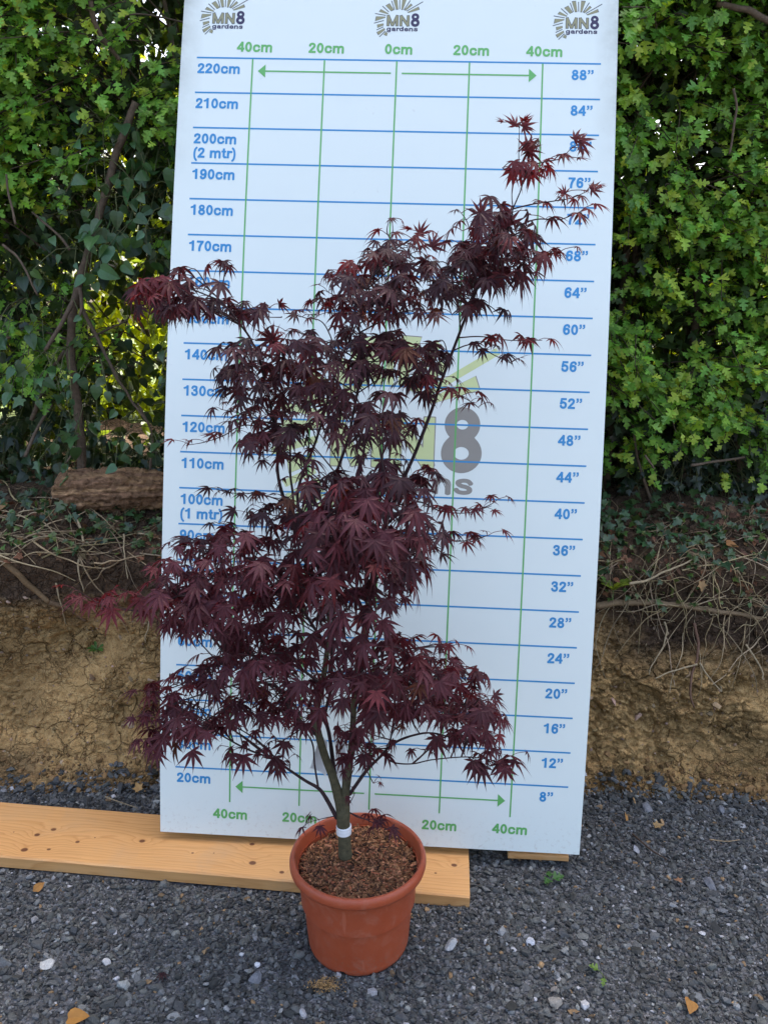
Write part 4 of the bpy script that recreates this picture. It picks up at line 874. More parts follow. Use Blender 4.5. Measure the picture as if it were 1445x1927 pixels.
stem('M', [(622, 1050, 0, .3), (640, 1000, -.1, .25), (680, 960, -.16, .2), (740, 950, -.18, .12)])
stem('N', [(725, 990, .08, .25), (780, 945, .04, .2), (830, 962, .02, .14), (880, 965, .01, .09), (925, 952, 0, .06)])
# ---- leaves: pairs along twigs
def add_leaf(key, p, d, n, s, col):
    w = rng.integers(0, len(MAP)); leafP[key].append((p, d, n, s, col, w))
from collections import defaultdict
leafP = defaultdict(list)
AX = np.array([PX, YT])
def pair(key, p, tw, s, colk, pitch, petl=.028, one=None, spread=1.):
    h = np.array([tw[0], tw[1], 0]); h = h/max(np.linalg.norm(h), 1e-6) if np.linalg.norm(h) > .15 else norm(np.array([p[0]-AX[0], p[1]-AX[1], 0])+.3*np.array([*rng.normal(size=2), 0]))
    sidev = np.array([-h[1], h[0], 0])
    for sg in ((-1, 1) if one is None else (one,)):
        hd = norm(h*rng.uniform(.35, 1.) + sidev*sg*rng.uniform(.5, 1.1)*spread + [0, -.12, 0])
        pt = norm(hd + np.array([0, 0, rng.uniform(0, .5)])); s_l = s*.88; base = p + pt*petl*rng.uniform(.7, 1.3)
        a = math.radians(pitch + rng.normal()*16); d = hd*math.cos(a) - np.array([0, 0, math.sin(a)])
        nn = np.array([0, 0, 1.])*math.cos(a) + hd*math.sin(a) + rng.normal(size=3)*.25
        Q = smooth_path([p, p+pt*petl*.5+[0, 0, .003], base], 5); tube(limbof(key).wood, Q, .00075, 4, (.09, .02, .022), cap=False)
        add_leaf(key, base, d, nn, s_l*rng.uniform(.72, 1.18), lcol(1, colk)[0])
def twig(key, pts, dz0, dz1, nodes, s, colk, pitch=38, r=.0016, end=True, start=.3, spread=1.):
    dzs = np.linspace(dz0, dz1, len(pts)); P = smooth_path([W3(a, b, z) for (a, b), z in zip(pts, dzs)], 24)
    tube(limbof(key).wood, P, np.linspace(r, r*.45, 24), 5, (.055, .025, .027), cap=False)
    for t in np.linspace(start, 1, nodes):
        k = min(int(t*23), 22); pair(key, P[k], P[k+1]-P[k] if k else P[1]-P[0], s*(1.08-.28*t), colk, pitch, spread=spread)
SKP = None
def fill(key_hint, poly_, n, dz0, dz1, s, colk, pitch=42):
    global SKP
    poly_ = np.array(poly_, float)
    def inside(x, y):
        c = False; k = len(poly_)
        for a in range(k):
            x0, y0 = poly_[a]; x1, y1 = poly_[(a+1) % k]
            if (y0 > y) != (y1 > y) and x < (x1-x0)*(y-y0)/(y1-y0)+x0: c = not c
        return c
    pts = []; tries = 0; lo, hi = poly_.min(0), poly_.max(0)
    while len(pts) < n and tries < 40000:
        tries += 1; q = rng.uniform(lo, hi)
        if not inside(*q): continue
        dd = rng.uniform(0, 1); md = 34*(1-tries/40000)
        if any((q[0]-a)**2+((q[1]-b)*1.25)**2 < md*md and abs(dd-c) < .4 for a, b, c in pts): continue
        pts.append((*q, dd))
    skp = np.array([a for a, b in SK]); skk = [b for a, b in SK]
    for x, y, dd in pts:
        tip = W3(x, y, dz0+(dz1-dz0)*dd)
        dif = skp-tip; cost = np.linalg.norm(dif, axis=1) + .6*np.clip(dif[:, 2]+.02, 0, 9)*2; k = int(np.argmin(cost)); b0 = skp[k]; key = skk[k]
        if key == 'trunk': key = key_hint
        v = tip-b0; Lv = np.linalg.norm(v)
        if Lv < .05:
            h = norm(np.array([tip[0]-AX[0], tip[1]-AX[1], .0])+.6*np.array([*rng.normal(size=2), 0])); b0 = tip - h*.06; v = tip-b0; Lv = .06
        mid_ = b0+v*.55 + np.array([0, 0, .12*Lv]) + rng.normal(size=3)*.012; P = smooth_path([b0, mid_, tip], 14)
        tube(limbof(key).wood, P, np.linspace(.0013+.0025*min(Lv, .4), .0007, 14), 5, (.05, .026, .027), cap=False)
        tw = P[-1]-P[-3]
        pair(key, tip, tw, s, colk, pitch)
        if Lv > .07 or rng.random() < .6: pair(key, P[9], P[10]-P[8], s, colk, pitch, one=None if rng.random() < .65 else int(rng.choice([-1, 1])))
# dense tiers
fill('D', [(612, 562), (640, 505), (720, 465), (800, 485), (870, 485), (905, 440), (930, 500), (900, 560), (860, 590), (800, 600), (720, 600), (640, 605)], 34, -.2, .15, .052, 'p')
fill('B', [(835, 425), (900, 405), (950, 405), (1010, 425), (1005, 490), (960, 535), (890, 535), (840, 500)], 22, -.16, .14, .056, 'p')
fill('A', [(275, 545), (330, 530), (400, 560), (470, 585), (500, 595), (430, 612), (330, 600), (270, 585)], 14, -.12, .12, .056, 'p')
fill('A', [(445, 660), (520, 645), (600, 650), (630, 690), (600, 755), (540, 735), (460, 730), (425, 712)], 18, -.18, .12, .058, 'p')
fill('E', [(470, 780), (540, 730), (640, 720), (720, 745), (780, 800), (740, 840), (690, 825), (600, 810), (520, 835), (455, 830)], 38, -.22, .16, .055, 'p')
fill('D', [(590, 645), (700, 630), (790, 645), (825, 700), (760, 715), (640, 705)], 15, -.16, .12, .054, 'p')
fill('M', [(520, 905), (600, 885), (700, 885), (790, 905), (820, 975), (790, 1035), (760, 1095), (720, 1150), (640, 1170), (565, 1115), (560, 1020), (480, 960)], 69, -.32, .12, .060, 'p', 46)
fill('M', [(580, 960), (700, 940), (770, 1000), (750, 1120), (680, 1160), (600, 1110)], 24, -.36, -.22, .066, 'm', 50)
fill('L', [(330, 1040), (400, 1005), (480, 1005), (560, 1030), (600, 1120), (560, 1175), (480, 1185), (400, 1175), (330, 1175), (310, 1120)], 64, -.3, .08, .057, 'm', 40)
fill('H', [(310, 1300), (380, 1275), (440, 1225), (540, 1225), (600, 1280), (620, 1320), (560, 1370), (480, 1350), (400, 1370), (330, 1380), (290, 1365)], 50, -.3, .1, .056, 'm', 40)
fill('J', [(640, 1265), (760, 1240), (850, 1265), (900, 1320), (950, 1385), (890, 1395), (820, 1345), (720, 1325), (660, 1340)], 44, -.28, .1, .056, 'm', 40)
fill('J', [(710, 1235), (780, 1210), (850, 1222), (880, 1275), (800, 1285)], 11, -.1, .1, .05, 'm')
fill('I', [(640, 1335), (720, 1385), (735, 1420), (690, 1425), (650, 1400)], 8, -.14, .05, .054, 'm', 50)
fill('M', [(610, 1270), (700, 1270), (720, 1340), (640, 1350)], 8, -.36, -.2, .066, 'm', 52)
fill('B', [(640, 540), (700, 480), (790, 490), (870, 470), (920, 420), (1000, 430), (990, 500), (900, 550), (800, 585), (700, 590)], 15, -.2, .1, .05, 'p')
fill('D', [(440, 650), (560, 640), (700, 625), (810, 660), (780, 715), (600, 720), (440, 715)], 11, -.2, .1, .052, 'p')
fill('E', [(470, 825), (560, 800), (700, 830), (800, 865), (815, 900), (700, 885), (560, 885), (480, 870)], 8, -.15, .12, .048, 'p')
fill('K', [(400, 1190), (470, 1180), (575, 1195), (565, 1250), (450, 1262), (400, 1240)], 13, -.2, .06, .05, 'm')
fill('B', [(740, 640), (830, 640), (850, 700), (810, 760), (750, 740)], 8, -.08, .1, .048, 'p')
fill('M', [(590, 1150), (720, 1145), (725, 1225), (600, 1240)], 8, -.34, -.18, .062, 'm', 50)
fill('B', [(765, 450), (860, 425), (885, 520), (850, 560), (780, 555)], 9, -.12, .12, .05, 'p')
# silhouette twigs
T = twig
T('C', [(985, 335), (1000, 312), (1030, 303), (1055, 297), (1078, 275)], -.02, .02, 4, .046, 'r', 20, start=.25)
T('C', [(976, 285), (985, 275), (992, 268)], -.02, -.04, 2, .046, 'r', 45)
T('C', [(968, 322), (955, 320), (945, 315)], 0, -.05, 2, .060, 'r', 55)
T('C', [(981, 330), (995, 320), (1010, 322)], 0, .05, 2, .05, 'r', 50)
T('C', [(977, 240), (976, 234)], -.02, -.02, 1, .036, 'r', -40, start=1)
T('C', [(963, 393), (1000, 384), (1040, 378), (1075, 372), (1108, 358)], -.01, .03, 4, .042, 'r', 22)
T('C', [(1062, 385), (1061, 370), (1063, 362)], .02, .02, 1, .038, 'r', 15, start=1)
T('C', [(972, 425), (1010, 412), (1050, 413), (1075, 405), (1095, 396)], -.02, .0, 3, .058, 'r', 38, start=.35)
T('B', [(955, 505), (995, 488), (1025, 478), (1055, 474)], 0, .03, 4, .046, 'r', 28)
T('B', [(885, 570), (915, 572), (940, 590)], .03, -.03, 2, .056, 'p', 45); T('B', [(885, 575), (862, 582), (850, 592)], .03, .0, 2, .052, 'p', 45)
T('B', [(863, 635), (905, 633), (960, 640), (1020, 640)], .04, .06, 3, .054, 'r', 38, start=.45)
T('B', [(850, 660), (890, 648), (930, 668), (965, 685)], .05, .04, 4, .044, 'p', 30)
T('B', [(828, 730), (850, 738), (880, 752), (902, 768)], .05, .02, 4, .052, 'r', 26)
T('B', [(826, 727), (805, 715), (788, 722)], .05, .02, 2, .052, 'r', 35); T('B', [(840, 690), (815, 660), (800, 655)], .05, .03, 2, .05, 'p', 45)
T('B', [(905, 530), (890, 470), (880, 420), (866, 398)], .02, .04, 4, .046, 'p', 20); T('B', [(940, 478), (930, 440), (925, 410)], 0, -.04, 3, .05, 'p', 35)
T('D', [(735, 450), (728, 435), (732, 412)], -.01, 0, 2, .040, 'r', 25); T('D', [(740, 470), (770, 452), (795, 440)], -.01, -.03, 3, .045, 'r', 30)
T('D', [(720, 490), (725, 475), (718, 468)], 0, 0, 2, .056, 'p', 40)
T('D', [(690, 545), (660, 530), (635, 520)], 0, -.03, 3, .05, 'p', 35); T('D', [(680, 570), (640, 560), (615, 548)], 0, -.05, 3, .052, 'p', 32); T('D', [(678, 600), (640, 585), (605, 575)], 0, -.03, 3, .056, 'r', 35)
T('E', [(640, 680), (610, 610), (575, 598), (545, 590)], .05, .0, 4, .044, 'p', 20); T('E', [(600, 640), (560, 625), (535, 622)], .03, .0, 2, .048, 'p', 25)
T('A', [(410, 562), (420, 530), (425, 502), (440, 498)], -.05, -.03, 3, .056, 'p', 40); T('A', [(365, 522), (330, 530), (300, 540), (275, 552)], -.06, -.1, 4, .066, 'r', 40)
T('A', [(345, 525), (310, 545), (290, 565)], -.06, -.14, 3, .066, 'r', 42); T('A', [(400, 550), (370, 575), (345, 580)], -.05, -.12, 3, .066, 'p', 40); T('A', [(430, 585), (470, 582), (510, 578)], -.03, .02, 3, .05, 'p', 32)
T('A', [(480, 660), (445, 650), (420, 662)], 0, -.05, 3, .066, 'p', 36); T('A', [(492, 690), (450, 690), (430, 705)], 0, -.06, 2, .062, 'p', 38); T('A', [(500, 735), (455, 730), (430, 742)], .02, -.05, 3, .064, 'p', 40)
T('A', [(480, 640), (505, 640), (518, 632)], 0, .0, 1, .045, 'r', 0, start=1)
T('A', [(515, 800), (460, 780), (415, 770)], .03, -.02, 3, .046, 'p', 20); T('A', [(517, 810), (460, 800), (420, 820), (385, 832), (350, 838)], .03, -.03, 4, .046, 'r', 18); T('A', [(519, 830), (485, 820), (470, 830)], .03, -.1, 2, .070, 'm', 45); T('A', [(520, 850), (520, 830), (515, 822)], .04, -.16, 1, .075, 'm', 52, start=1)
T('A', [(535, 945), (490, 930), (440, 928), (408, 922)], .04, .0, 4, .046, 'p', 24); T('A', [(545, 960), (500, 955), (470, 970)], .04, -.03, 3, .055, 'p', 30)
T('L', [(480, 1030), (430, 990), (410, 985)], -.02, -.02, 2, .046, 'p', 20); T('L', [(430, 1040), (380, 1020), (340, 1015)], -.05, -.1, 4, .054, 'p', 24)
T('L', [(390, 1100), (345, 1085), (320, 1075), (300, 1060)], -.12, -.15, 4, .046, 'r', 20); T('L', [(300, 1140), (250, 1115), (220, 1120)], -.19, -.22, 3, .064, 'r', 22); T('L', [(270, 1150), (210, 1145), (180, 1132), (140, 1108)], -.2, -.22, 4, .052, 'r', 15)
T('L', [(360, 1140), (320, 1130), (290, 1140)], -.16, -.2, 3, .055, 'r', 25); T('L', [(380, 1150), (340, 1160), (320, 1172)], -.15, -.2, 4, .064, 'm', 40)
T('K', [(450, 1235), (420, 1250), (380, 1262), (340, 1290)], -.12, -.16, 4, .052, 'm', 28); T('K', [(390, 1265), (350, 1285), (305, 1300), (272, 1303)], -.15, -.2, 5, .05, 'r', 16)
T('H', [(340, 1320), (305, 1340), (280, 1350)], -.18, -.22, 4, .052, 'm', 24); T('H', [(320, 1330), (300, 1380), (282, 1398)], -.2, -.24, 4, .054, 'm', 28); T('H', [(330, 1365), (310, 1395), (303, 1405)], -.2, -.24, 2, .06, 'm', 50); T('H', [(400, 1330), (370, 1390), (352, 1408)], -.16, -.22, 2, .062, 'm', 52)
T('G', [(470, 1410), (450, 1408), (440, 1412)], -.09, -.12, 2, .058, 'm', 50); T('G', [(515, 1430), (500, 1405), (480, 1400)], -.07, -.1, 3, .056, 'm', 48); T('G', [(545, 1450), (545, 1435), (540, 1430)], -.05, -.09, 2, .054, 'm', 50); T('G', [(570, 1370), (540, 1390), (530, 1395)], 0, -.1, 3, .052, 'm', 45)
T('G', [(560, 1370), (545, 1330), (530, 1310)], 0, -.05, 3, .05, 'm', 40)
T('N', [(800, 952), (850, 960), (880, 962)], .02, .0, 3, .05, 'r', 30); T('N', [(895, 960), (918, 952), (930, 945)], 0, 0, 2, .042, 'r', 15)
T('M', [(800, 1008), (850, 1018), (880, 1018)], -.06, -.08, 3, .052, 'r', 28); T('M', [(885, 1020), (910, 1010), (918, 1008)], -.08, -.08, 1, .044, 'r', 32, start=1)
T('M', [(760, 1030), (795, 1030), (812, 1040)], -.04, -.05, 3, .05, 'p', 28); T('M', [(740, 1090), (760, 1085), (772, 1100)], -.02, -.03, 3, .046, 'r', 38); T('M', [(720, 1120), (745, 1125), (760, 1135)], 0, -.02, 2, .05, 'm', 42)
T('B', [(750, 920), (790, 890), (815, 890)], .08, .06, 3, .046, 'r', 28); T('B', [(748, 930), (760, 880), (740, 868)], .08, .05, 3, .05, 'p', 30)
T('J', [(780, 1220), (830, 1212), (855, 1215)], 0, -.02, 3, .044, 'r', 18); T('J', [(850, 1240), (880, 1270), (900, 1290)], -.03, -.05, 3, .05, 'r', 36); T('J', [(740, 1235), (760, 1205), (775, 1200)], .02, .02, 2, .044, 'm', 25)
T('J', [(830, 1310), (880, 1312), (905, 1318)], -.12, -.13, 3, .048, 'm', 22); T('J', [(880, 1335), (905, 1345), (922, 1358)], -.13, -.15, 4, .056, 'm', 42)
T('I', [(870, 1395), (900, 1400), (925, 1412)], -.12, -.15, 3, .05, 'm', 44); T('I', [(815, 1380), (830, 1385), (835, 1385)], -.1, -.16, 2, .062, 'm', 55); T('I', [(915, 1430), (928, 1436), (935, 1438)], -.14, -.2, 2, .064, 'm', 55); T('I', [(880, 1425), (885, 1428), (888, 1430)], -.12, -.17, 2, .056, 'm', 55); T('I', [(935, 1435), (950, 1425), (962, 1423)], -.15, -.16, 2, .052, 'm', 42); T('I', [(775, 1438), (800, 1415), (790, 1410)], -.08, -.1, 1, .05, 'm', 25, start=1)
T('I', [(757, 1335), (755, 1350), (752, 1358)], -.02, -.08, 2, .05, 'm', 50)
T('I', [(690, 1450), (700, 1470), (703, 1475)], -.02, -.04, 1, .034, 'r', 40, start=1)
T('G', [(648, 1528), (662, 1505), (668, 1493)], .0, -.03, 1, .038, 'm', 55, start=1)
T('G', [(654, 1528), (676, 1540), (696, 1543)], .02, .04, 2, .046, 'm', 40, start=.75); T('G', [(654, 1528), (700, 1548), (728, 1560)], .01, .02, 2, .066, 'm', 38, start=.8); T('G', [(640, 1535), (612, 1540), (588, 1546)], 0, .0, 2, .05, 'm', 30, start=.75)
T('I', [(655, 1440), (672, 1405), (680, 1400)], 0, -.08, 2, .052, 'm', 52); T('I', [(660, 1430), (690, 1415), (705, 1412)], 0, -.08, 2, .05, 'm', 50); T('I', [(655, 1470), (665, 1450), (667, 1445)], 0, -.08, 1, .05, 'm', 55, start=1)
for key, bx, by, tx, ty, dz, s in [('C', 968, 237, 966, 207, -.02, .034), ('C', 985, 238, 1004, 216, -.01, .034), ('C', 984, 240, 1002, 243, -.01, .030), ('C', 993, 282, 1000, 258, -.03, .040), ('C', 1080, 262, 1112, 240, .02, .036), ('C', 1090, 265, 1120, 272, .02, .042), ('C', 1112, 357, 1133, 350, .03, .036), ('C', 1062, 365, 1060, 355, .02, .026), ('B', 905, 405, 905, 392, .02, .045), ('B', 955, 425, 958, 395, -.02, .05), ('A', 512, 640, 486, 622, 0, .045), ('A', 514, 640, 513, 622, 0, .040), ('D', 812, 465, 835, 440, -.03, .045), ('D', 790, 440, 795, 425, -.02, .035)]:
    b0, t0 = W3(bx, by, dz), W3(tx, ty, dz); add_leaf(key, b0, t0-b0, np.array([rng.normal()*.2, -1, .25]), s, lcol(1, 'r')[0])
for key, Lb in LIMBS.items():
    nm = 'trunk' if key == 'trunk' else 'branch'
    o = Lb.wood.build(nm, MAT_BARK, tree, True)
    if leafP[key]:
        g = Geo(); A = leafP[key]
        for k, tm in enumerate(MAP):
            B_ = [x for x in A if x[5] == k]
            if not B_: continue
            P = np.array([x[0] for x in B_]); d = np.array([x[1] for x in B_]); nn = np.array([x[2] for x in B_])
            inst(g, tm, P, frames(d, nn), np.array([x[3] for x in B_]), np.array([x[4] for x in B_]))
        f = g.build('foliage', MAT_MAPLE, tree); f.parent = o; f.location = (0, 0, 0)
        me = f.data
print('maple leaves', sum(len(v) for v in leafP.values()))
# graft tape and paper tag
g = Geo(); P = np.array([W3(647, y, 0) for y in np.linspace(1554, 1568, 9)]); tube(g, P, .0180+.0007*np.sin(np.arange(9)*1.9), 24); 
tp = g.build('grafting_tape', MAT_WHITE, smooth=True, origin=tuple(P[4])); lab(tp, 'white tape wrapped round the foot of the maple trunk', 'tape')
g = Geo(); c4 = [W3(*p) for p in [(600, 1390, .035), (616, 1396, .04), (614, 1462, .03), (584, 1446, .015)]]
nn = 8; uu, vv = np.meshgrid(np.linspace(0, 1, nn), np.linspace(0, 1, nn)); c4 = np.array(c4)
V = ((1-uu)*(1-vv))[..., None]*c4[0]+(uu*(1-vv))[..., None]*c4[1]+(uu*vv)[..., None]*c4[2]+((1-uu)*vv)[..., None]*c4[3]; V[..., 1] += .006*np.sin(uu*3.1)
i0 = np.arange(nn-1)[:, None]*nn+np.arange(nn-1)[None]; F = grid(nn, i0); V = V.reshape(-1, 3); n1 = len(V)
g.add(np.vstack([V, V+[0, .0006, 0]]), np.vstack([F, F[:, ::-1]+n1])); tube(g, [W3(606, 1392, .036), W3(604, 1386, .02), W3(600, 1383, .0)], .0006, 4)
lab(g.build('plant_tag', MAT_WHITE, origin=tuple(c4[0])), 'blank white paper tag hanging behind the left stem of the maple', 'tag', 'plant tags on the maple')
g = Geo(); c4 = np.array([W3(*p) for p in [(630, 1395, .075), (650, 1398, .075), (652, 1475, .06), (634, 1470, .06)]])
V = ((1-uu)*(1-vv))[..., None]*c4[0]+(uu*(1-vv))[..., None]*c4[1]+(uu*vv)[..., None]*c4[2]+((1-uu)*vv)[..., None]*c4[3]; V[..., 1] += .004*np.sin(uu*3.1); V = V.reshape(-1, 3)
g.add(np.vstack([V, V+[0, .0006, 0]]), np.vstack([F, F[:, ::-1]+n1])); tube(g, [c4[0], W3(632, 1385, .05), W3(622, 1380, .03)], .0006, 4)
lab(g.build('plant_tag', MAT_WHITE, origin=tuple(c4[0])), 'creased white plastic tag hanging between the two maple stems', 'tag', 'plant tags on the maple')

# ------------------------------------------------------------------ gravel
ph = (1+5**.5)/2
ICO = norm(np.array([(-1, ph, 0), (1, ph, 0), (-1, -ph, 0), (1, -ph, 0), (0, -1, ph), (0, 1, ph), (0, -1, -ph), (0, 1, -ph), (ph, 0, -1), (ph, 0, 1), (-ph, 0, -1), (-ph, 0, 1)], float))
ICF = np.array([(0, 11, 5), (0, 5, 1), (0, 1, 7), (0, 7, 10), (0, 10, 11), (1, 5, 9), (5, 11, 4), (11, 10, 2), (10, 7, 6), (7, 1, 8), (3, 9, 4), (3, 4, 2), (3, 2, 6), (3, 6, 8), (3, 8, 9), (4, 9, 5), (2, 4, 11), (6, 2, 10), (8, 6, 7), (9, 8, 1)])
def subdiv(V, F):
    V = list(map(tuple, V)); cache = {}; F2 = []
    def mid(a, b):
        k = (min(a, b), max(a, b))
        if k not in cache: V.append(tuple(norm(np.array(V[a])+np.array(V[b])))); cache[k] = len(V)-1
        return cache[k]
    for a, b, c in F: d, e, f = mid(a, b), mid(b, c), mid(c, a); F2 += [(a, d, f), (b, e, d), (c, f, e), (d, e, f)]
    return np.array(V), np.array(F2)
def stone_tmpl(V, F, seed, cuts):
    r = np.random.default_rng(seed); V = V*np.array([r.uniform(.8, 1.25), r.uniform(.65, 1), r.uniform(.38, .75)])*(1+r.uniform(-.16, .16, (len(V), 1)))
    for _ in range(cuts):
        n = norm(r.normal(size=3)); d = V@n; lim = np.quantile(d, .72); V = V - np.clip(d-lim, 0, None)[:, None]*n*.9
    return V, F
ST = [stone_tmpl(ICO, ICF, s, 2) for s in range(10)]
IC2, IF2 = subdiv(ICO, ICF); STB = [stone_tmpl(IC2, IF2, s, 6) for s in range(8)]
def gcolr(n, pale=.018, tan=.018):
    v = np.exp(rng.normal(-2.66, .5, n)); c = np.c_[v*.95, v*.985, v*rnd(n, .90, 1.02)]; x = rng.random(n)
    m = x < pale; c[m] = np.array([.33, .33, .34])*rnd((m.sum(), 1), .6, 1.4); m = (x > pale) & (x < pale+tan); c[m] = np.array([.25, .16, .08])*rnd((m.sum(), 1), .5, 1.3)
    return c
def scatter(geo, n, x0, x1, y0, y1, smed, sig, smin, smax, tm, zoff, keep=None):
    x, y = rnd(n, x0, x1), rnd(n, y0, y1); s = np.clip(np.exp(rng.normal(math.log(smed), sig, n)), smin, smax)
    m = np.hypot(x-PX, y-PY) > .122 + s*.5
    dx, dy = x-ctr[0], y-ctr[1]; al = dx*e_[0]+dy*e_[1]; ac = dx*pr_[0]+dy*pr_[1]
    m &= ~((np.abs(al) < L0/2+s*.5) & (np.abs(ac) < W0/2+s*.4))
    if keep is not None: m &= keep(x, y)
    x, y, s = x[m], y[m], s[m]; k = len(x); w = rng.integers(0, len(tm), k)
    z = gz(x) + .006*fbm(np.c_[x*2.2, y*2.2, x*0], 3) - .006 + s*zoff + np.clip(y-2.2, 0, 1)*.5
    R = frames(norm(rvec(k)*[1, 1, .45]), norm(np.array([0, 0, 1.])+.55*rvec(k))); c = gcolr(k)
    for q, t in enumerate(tm): mk = w == q; inst(geo, t, np.c_[x, y, z][mk], R[mk], s[mk], c[mk])
g = Geo()
scatter(g, 118000, -1.95, 1.95, .95, 2.24, 0.0038, .45, .0017, .010, ST, .45)
scatter(g, 8000, -1.95, 1.95, .95, 2.28, .0085, .33, .005, .017, ST, .28)
scatter(g, 1100, -1.95, 1.95, .95, 2.28, .0125, .25, .008, .020, STB, .25)
scatter(g, 1300, -1.95, 1.95, 2.12, 2.30, .010, .4, .005, .022, ST+[], .2)
lab(g.build('gravel', MAT_STONE), 'dark grey crushed stone covering the yard', 'gravel', kind='stuff')
def crumbs(n, x0, x1):
    g = Geo(); x = rnd(n, x0, x1); s_ = rng.normal(.1, .05, n); P = np.array([bank_pt(a, max(b, .0)) for a, b in zip(x, s_)]); s = np.clip(np.exp(rng.normal(math.log(.0045), .5, n)), .0015, .02)
    P[:, 2] += s*.3; c = np.array([.2, .12, .055])*rnd((n, 1), .4, 1.3); w = rng.integers(0, len(ST), n)
    for q, t in enumerate(ST): mk = w == q; inst(g, t, P[mk], frames(rvec(mk.sum()), rvec(mk.sum())), s[mk], c[mk])
    return g
cg = crumbs(5200, -1.9, 1.9)
n = 1500; x = rnd(n, -1.9, 1.9); P = np.array([bank_pt(a, b) for a, b in zip(x, rnd(n, .12, .72))]); sz = np.clip(np.exp(rng.normal(math.log(.0042), .55, n)), .0018, .018); w = rng.integers(0, len(ST), n)
cc = np.array([.34, .235, .13])*rnd((n, 1), .45, 1.25)*np.c_[np.ones(n), rnd(n, .92, 1.08), rnd(n, .9, 1.4)]
for q_i, t in enumerate(ST): mk = w == q_i; inst(cg, t, P[mk], frames(rvec(mk.sum()), rvec(mk.sum())), sz[mk], cc[mk])
lab(cg.build('soil_crumbs', attrmat('crumbly_clay', .95, .3, 150, .001, .1)), 'tan clay crumbs and small stones along the face and foot of the bank', 'soil', kind='stuff')
# single stones, leaves and bits that stand out
def stone(px, py, s, col, label, k):
    p = atG(px, py, s*.35); g = Geo(); V, F = STB[k % 8]; R = frames(norm(np.array([[math.cos(k*1.7), math.sin(k*1.7), .1]])), np.array([[.1, -.1, 1.]]))
    n = fbm(V*3.2, 3, k); cc = np.array(col)*(1+.35*n[:, None]); g.add(V*s@R[0].T+p, F, cc)
    o = g.build('stone', MAT_STONE, origin=tuple(p)); lab(o, label, 'stone', 'larger stones in the gravel')
for px, py, s, col, lb, k in [(846, 1776, .021, (.30, .31, .32), 'whitish grey veined stone on the gravel just right of the pot', 1), (1044, 1884, .020, (.24, .22, .19), 'rounded beige stone near the bottom right of the gravel', 2), (1040, 1861, .012, (.2, .18, .16), 'small beige stone touching the rounded beige stone', 3),
        (995, 1770, .015, (.46, .48, .52), 'long white stone lying right of the veined stone', 4), (88, 1814, .017, (.42, .41, .38), 'pale angular stone at the left of the gravel', 5), (201, 1813, .014, (.36, .36, .36), 'light grey pointed stone between the pale angular stone and the pot', 6), (1215, 1520, .024, (.16, .17, .19), 'large flat grey slab of stone by the bank foot right of the board', 7), (1400, 1495, .026, (.12, .13, .15), 'biggest dark stone, at the bank foot at the right edge', 8), (1355, 1525, .02, (.13, .14, .16), 'dark angular stone just left of the biggest dark stone', 11), (1335, 1665, .024, (.13, .135, .15), 'flat grey stone with a pale rim, right side of the gravel', 9), (480, 1840, .022, (.14, .15, .17), 'flat blue-grey stone on the gravel in front left of the pot', 10), (482, 1841-25, .009, (.6, .62, .65), 'bright white chip beside the flat blue-grey stone', 12), (1195, 1600, .016, (.28, .29, .32), 'pale blue-grey stone on the gravel right of the board', 13), (375, 1645, .018, (.2, .2, .2), 'grey pointed stone lying against the plank', 14)]:
    stone(px, py, s, col, lb, k)
def gleaf(px, py, s, col, tmpl, d, n, label, m=None, name='fallen_leaf', extra=None):
    p = atG(px, py, .012); g = Geo(); ds = [d] + ([x[0] for x in extra] if extra else []); ofs = [np.zeros(3)] + ([np.array(x[1]) for x in extra] if extra else []); ss = [s]+([x[2] for x in extra] if extra else [])
    leaves(g, tmpl, np.array([p+o_ for o_ in ofs]), np.array(ds, float), np.tile(np.array(n, float), (len(ds), 1)), ss, np.tile(np.array(col, float), (len(ds), 1)))
    if extra: tube(g, [p+[-.012, -.02, -.004], p+[0, 0, 0]] if len(extra) > 1 else [p+ofs[1], p], .0008, 4, (.1, .15, .04))
    lab(g.build(name, m or MAT_DRY, origin=tuple(p)), label, 'leaf', 'fallen leaves on the gravel' if name == 'fallen_leaf' else 'green sprigs on the gravel')
gleaf(1300, 1884, .04, (.34, .17, .05), IVYA, (-.3, -.8, .25), (.2, -.3, .8), 'orange-brown curled leaf on the gravel at the bottom right')
gleaf(128, 1918, .045, (.36, .17, .04), IVYA, (1, .1, .1), (0, -.3, 1), 'orange-brown leaf on the gravel at the bottom left edge')
gleaf(62, 1678, .036, (.34, .17, .05), SIMP, (.6, .8, .2), (.5, -.3, .6), 'rolled orange leaf on the gravel in front of the plank end')
gleaf(1272, 1655, .026, (.30, .17, .10), IVYJ, (.2, -.6, .2), (0, 0, 1), 'small crumpled brown leaf on the gravel on the right')
gleaf(1178, 1545, .035, (.36, .19, .06), SIMP, (.4, 1., .4), (.8, -.4, .5), 'rolled orange leaf by the board, right one of a pair')
gleaf(1158, 1555, .028, (.32, .16, .05), SIMP, (-.1, 1, .3), (.9, -.2, .5), 'rolled orange leaf by the board, left one of a pair')
gleaf(1232, 1555, .03, (.30, .2, .09), IVYJ, (1, .1, .1), (0, -.2, 1), 'tan leaf lying flat among stones at the foot of the right bank')
gleaf(262, 1488, .035, (.38, .23, .09), IVYJ, (-.4, .6, .3), (0, -.6, 1), 'pale tan leaf at the bank foot just left of the board')
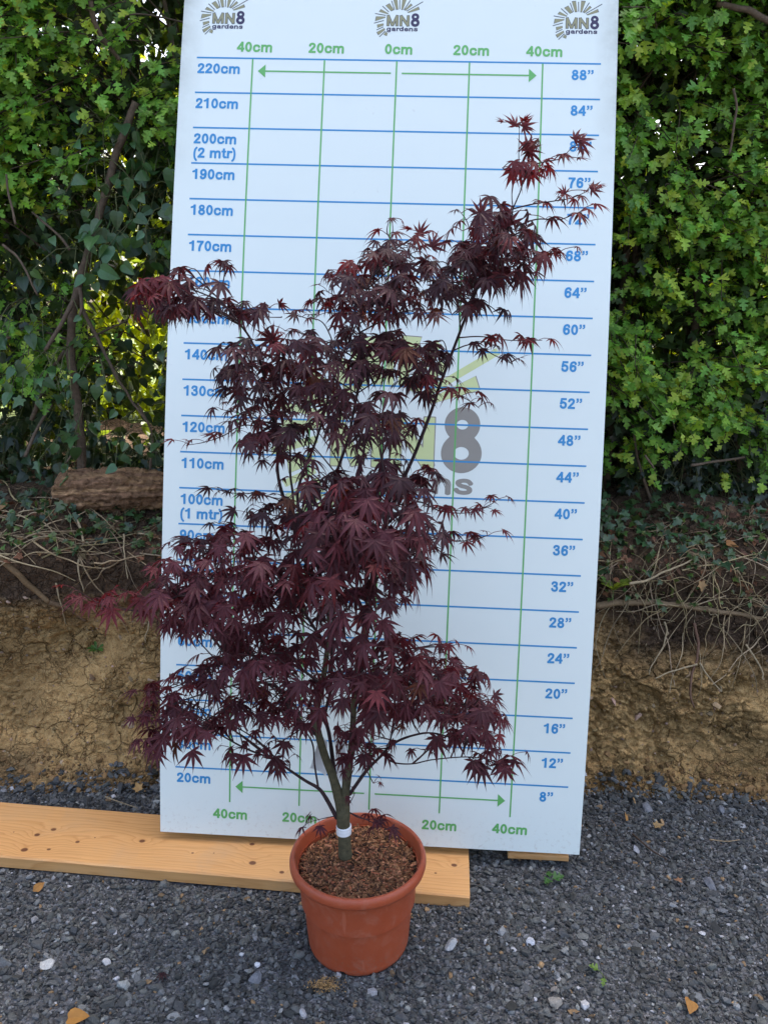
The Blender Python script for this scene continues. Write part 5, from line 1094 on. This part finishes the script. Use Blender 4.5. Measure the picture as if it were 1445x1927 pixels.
gleaf(1035, 1655, .030, (.05, .135, .03), HAW, (-.4, -.5, .15), (0, -.2, 1), 'three-leaved green hawthorn sprig lying on the gravel', MAT_HAW, 'leaf_sprig', [((.1, .9, .3), (0, .004, 0), .03), ((1, .2, .2), (.004, 0, 0), .036)])
gleaf(1128, 1828, .026, (.11, .2, .03), HAW, (-.8, .5, .2), (0, 0, 1), 'bright green two-leaved sprig lying on the gravel', MAT_HAW, 'leaf_sprig', [((-.3, -.7, .2), (.006, -.018, 0), .022)])
gleaf(305, 1832, .030, (.035, .012, .016), [MAP[2]], (.3, -.9, .05), (0, -.1, 1), 'dark purple maple leaf fallen on the gravel left of the pot', MAT_MAPLE)
g = Geo(); n = 420; c0 = atG(612, 1855, .004); P = c0+np.c_[rng.normal(size=n)*.016, rng.normal(size=n)*.010, rng.random(n)*.005]; w = rng.integers(0, 10, n)
for q, t in enumerate(ST): mk = w == q; inst(g, t, P[mk], frames(rvec(mk.sum()), rvec(mk.sum())), rnd(mk.sum(), .0008, .0026), np.array([.34, .21, .09])*rnd((mk.sum(), 1), .6, 1.2))
lab(g.build('soil_spill', attrmat('spilt_soil', .95, .2, 150, .0005, .1)), 'small spill of sandy soil on the gravel in front of the pot', 'soil', kind='stuff')
def stick(pts, r, label, col=(.2, .13, .07)):
    g = Geo(); P = smooth_path([atG(a, b, .016) for a, b in pts], 14); tube(g, P, np.linspace(r, r*.6, 14), 5, col); lab(g.build('twig', MAT_STEM, smooth=True, origin=tuple(P[0])), label, 'twig', 'twigs on the gravel')
stick([(198, 1500), (225, 1510), (258, 1521)], .0028, 'bent pale twig at the bank foot left of the board', (.24, .19, .12))
stick([(1190, 1570), (1225, 1600), (1255, 1618)], .003, 'dark brown twig on the gravel right of the board', (.06, .038, .025))
stick([(1335, 1580), (1365, 1584), (1392, 1581)], .0018, 'thin straw-coloured twig on the gravel at the right', (.3, .22, .13))
stick([(1185, 1482), (1190, 1498), (1195, 1512)], .004, 'short tan splinter of wood at the bank foot right of the board', (.36, .23, .11))
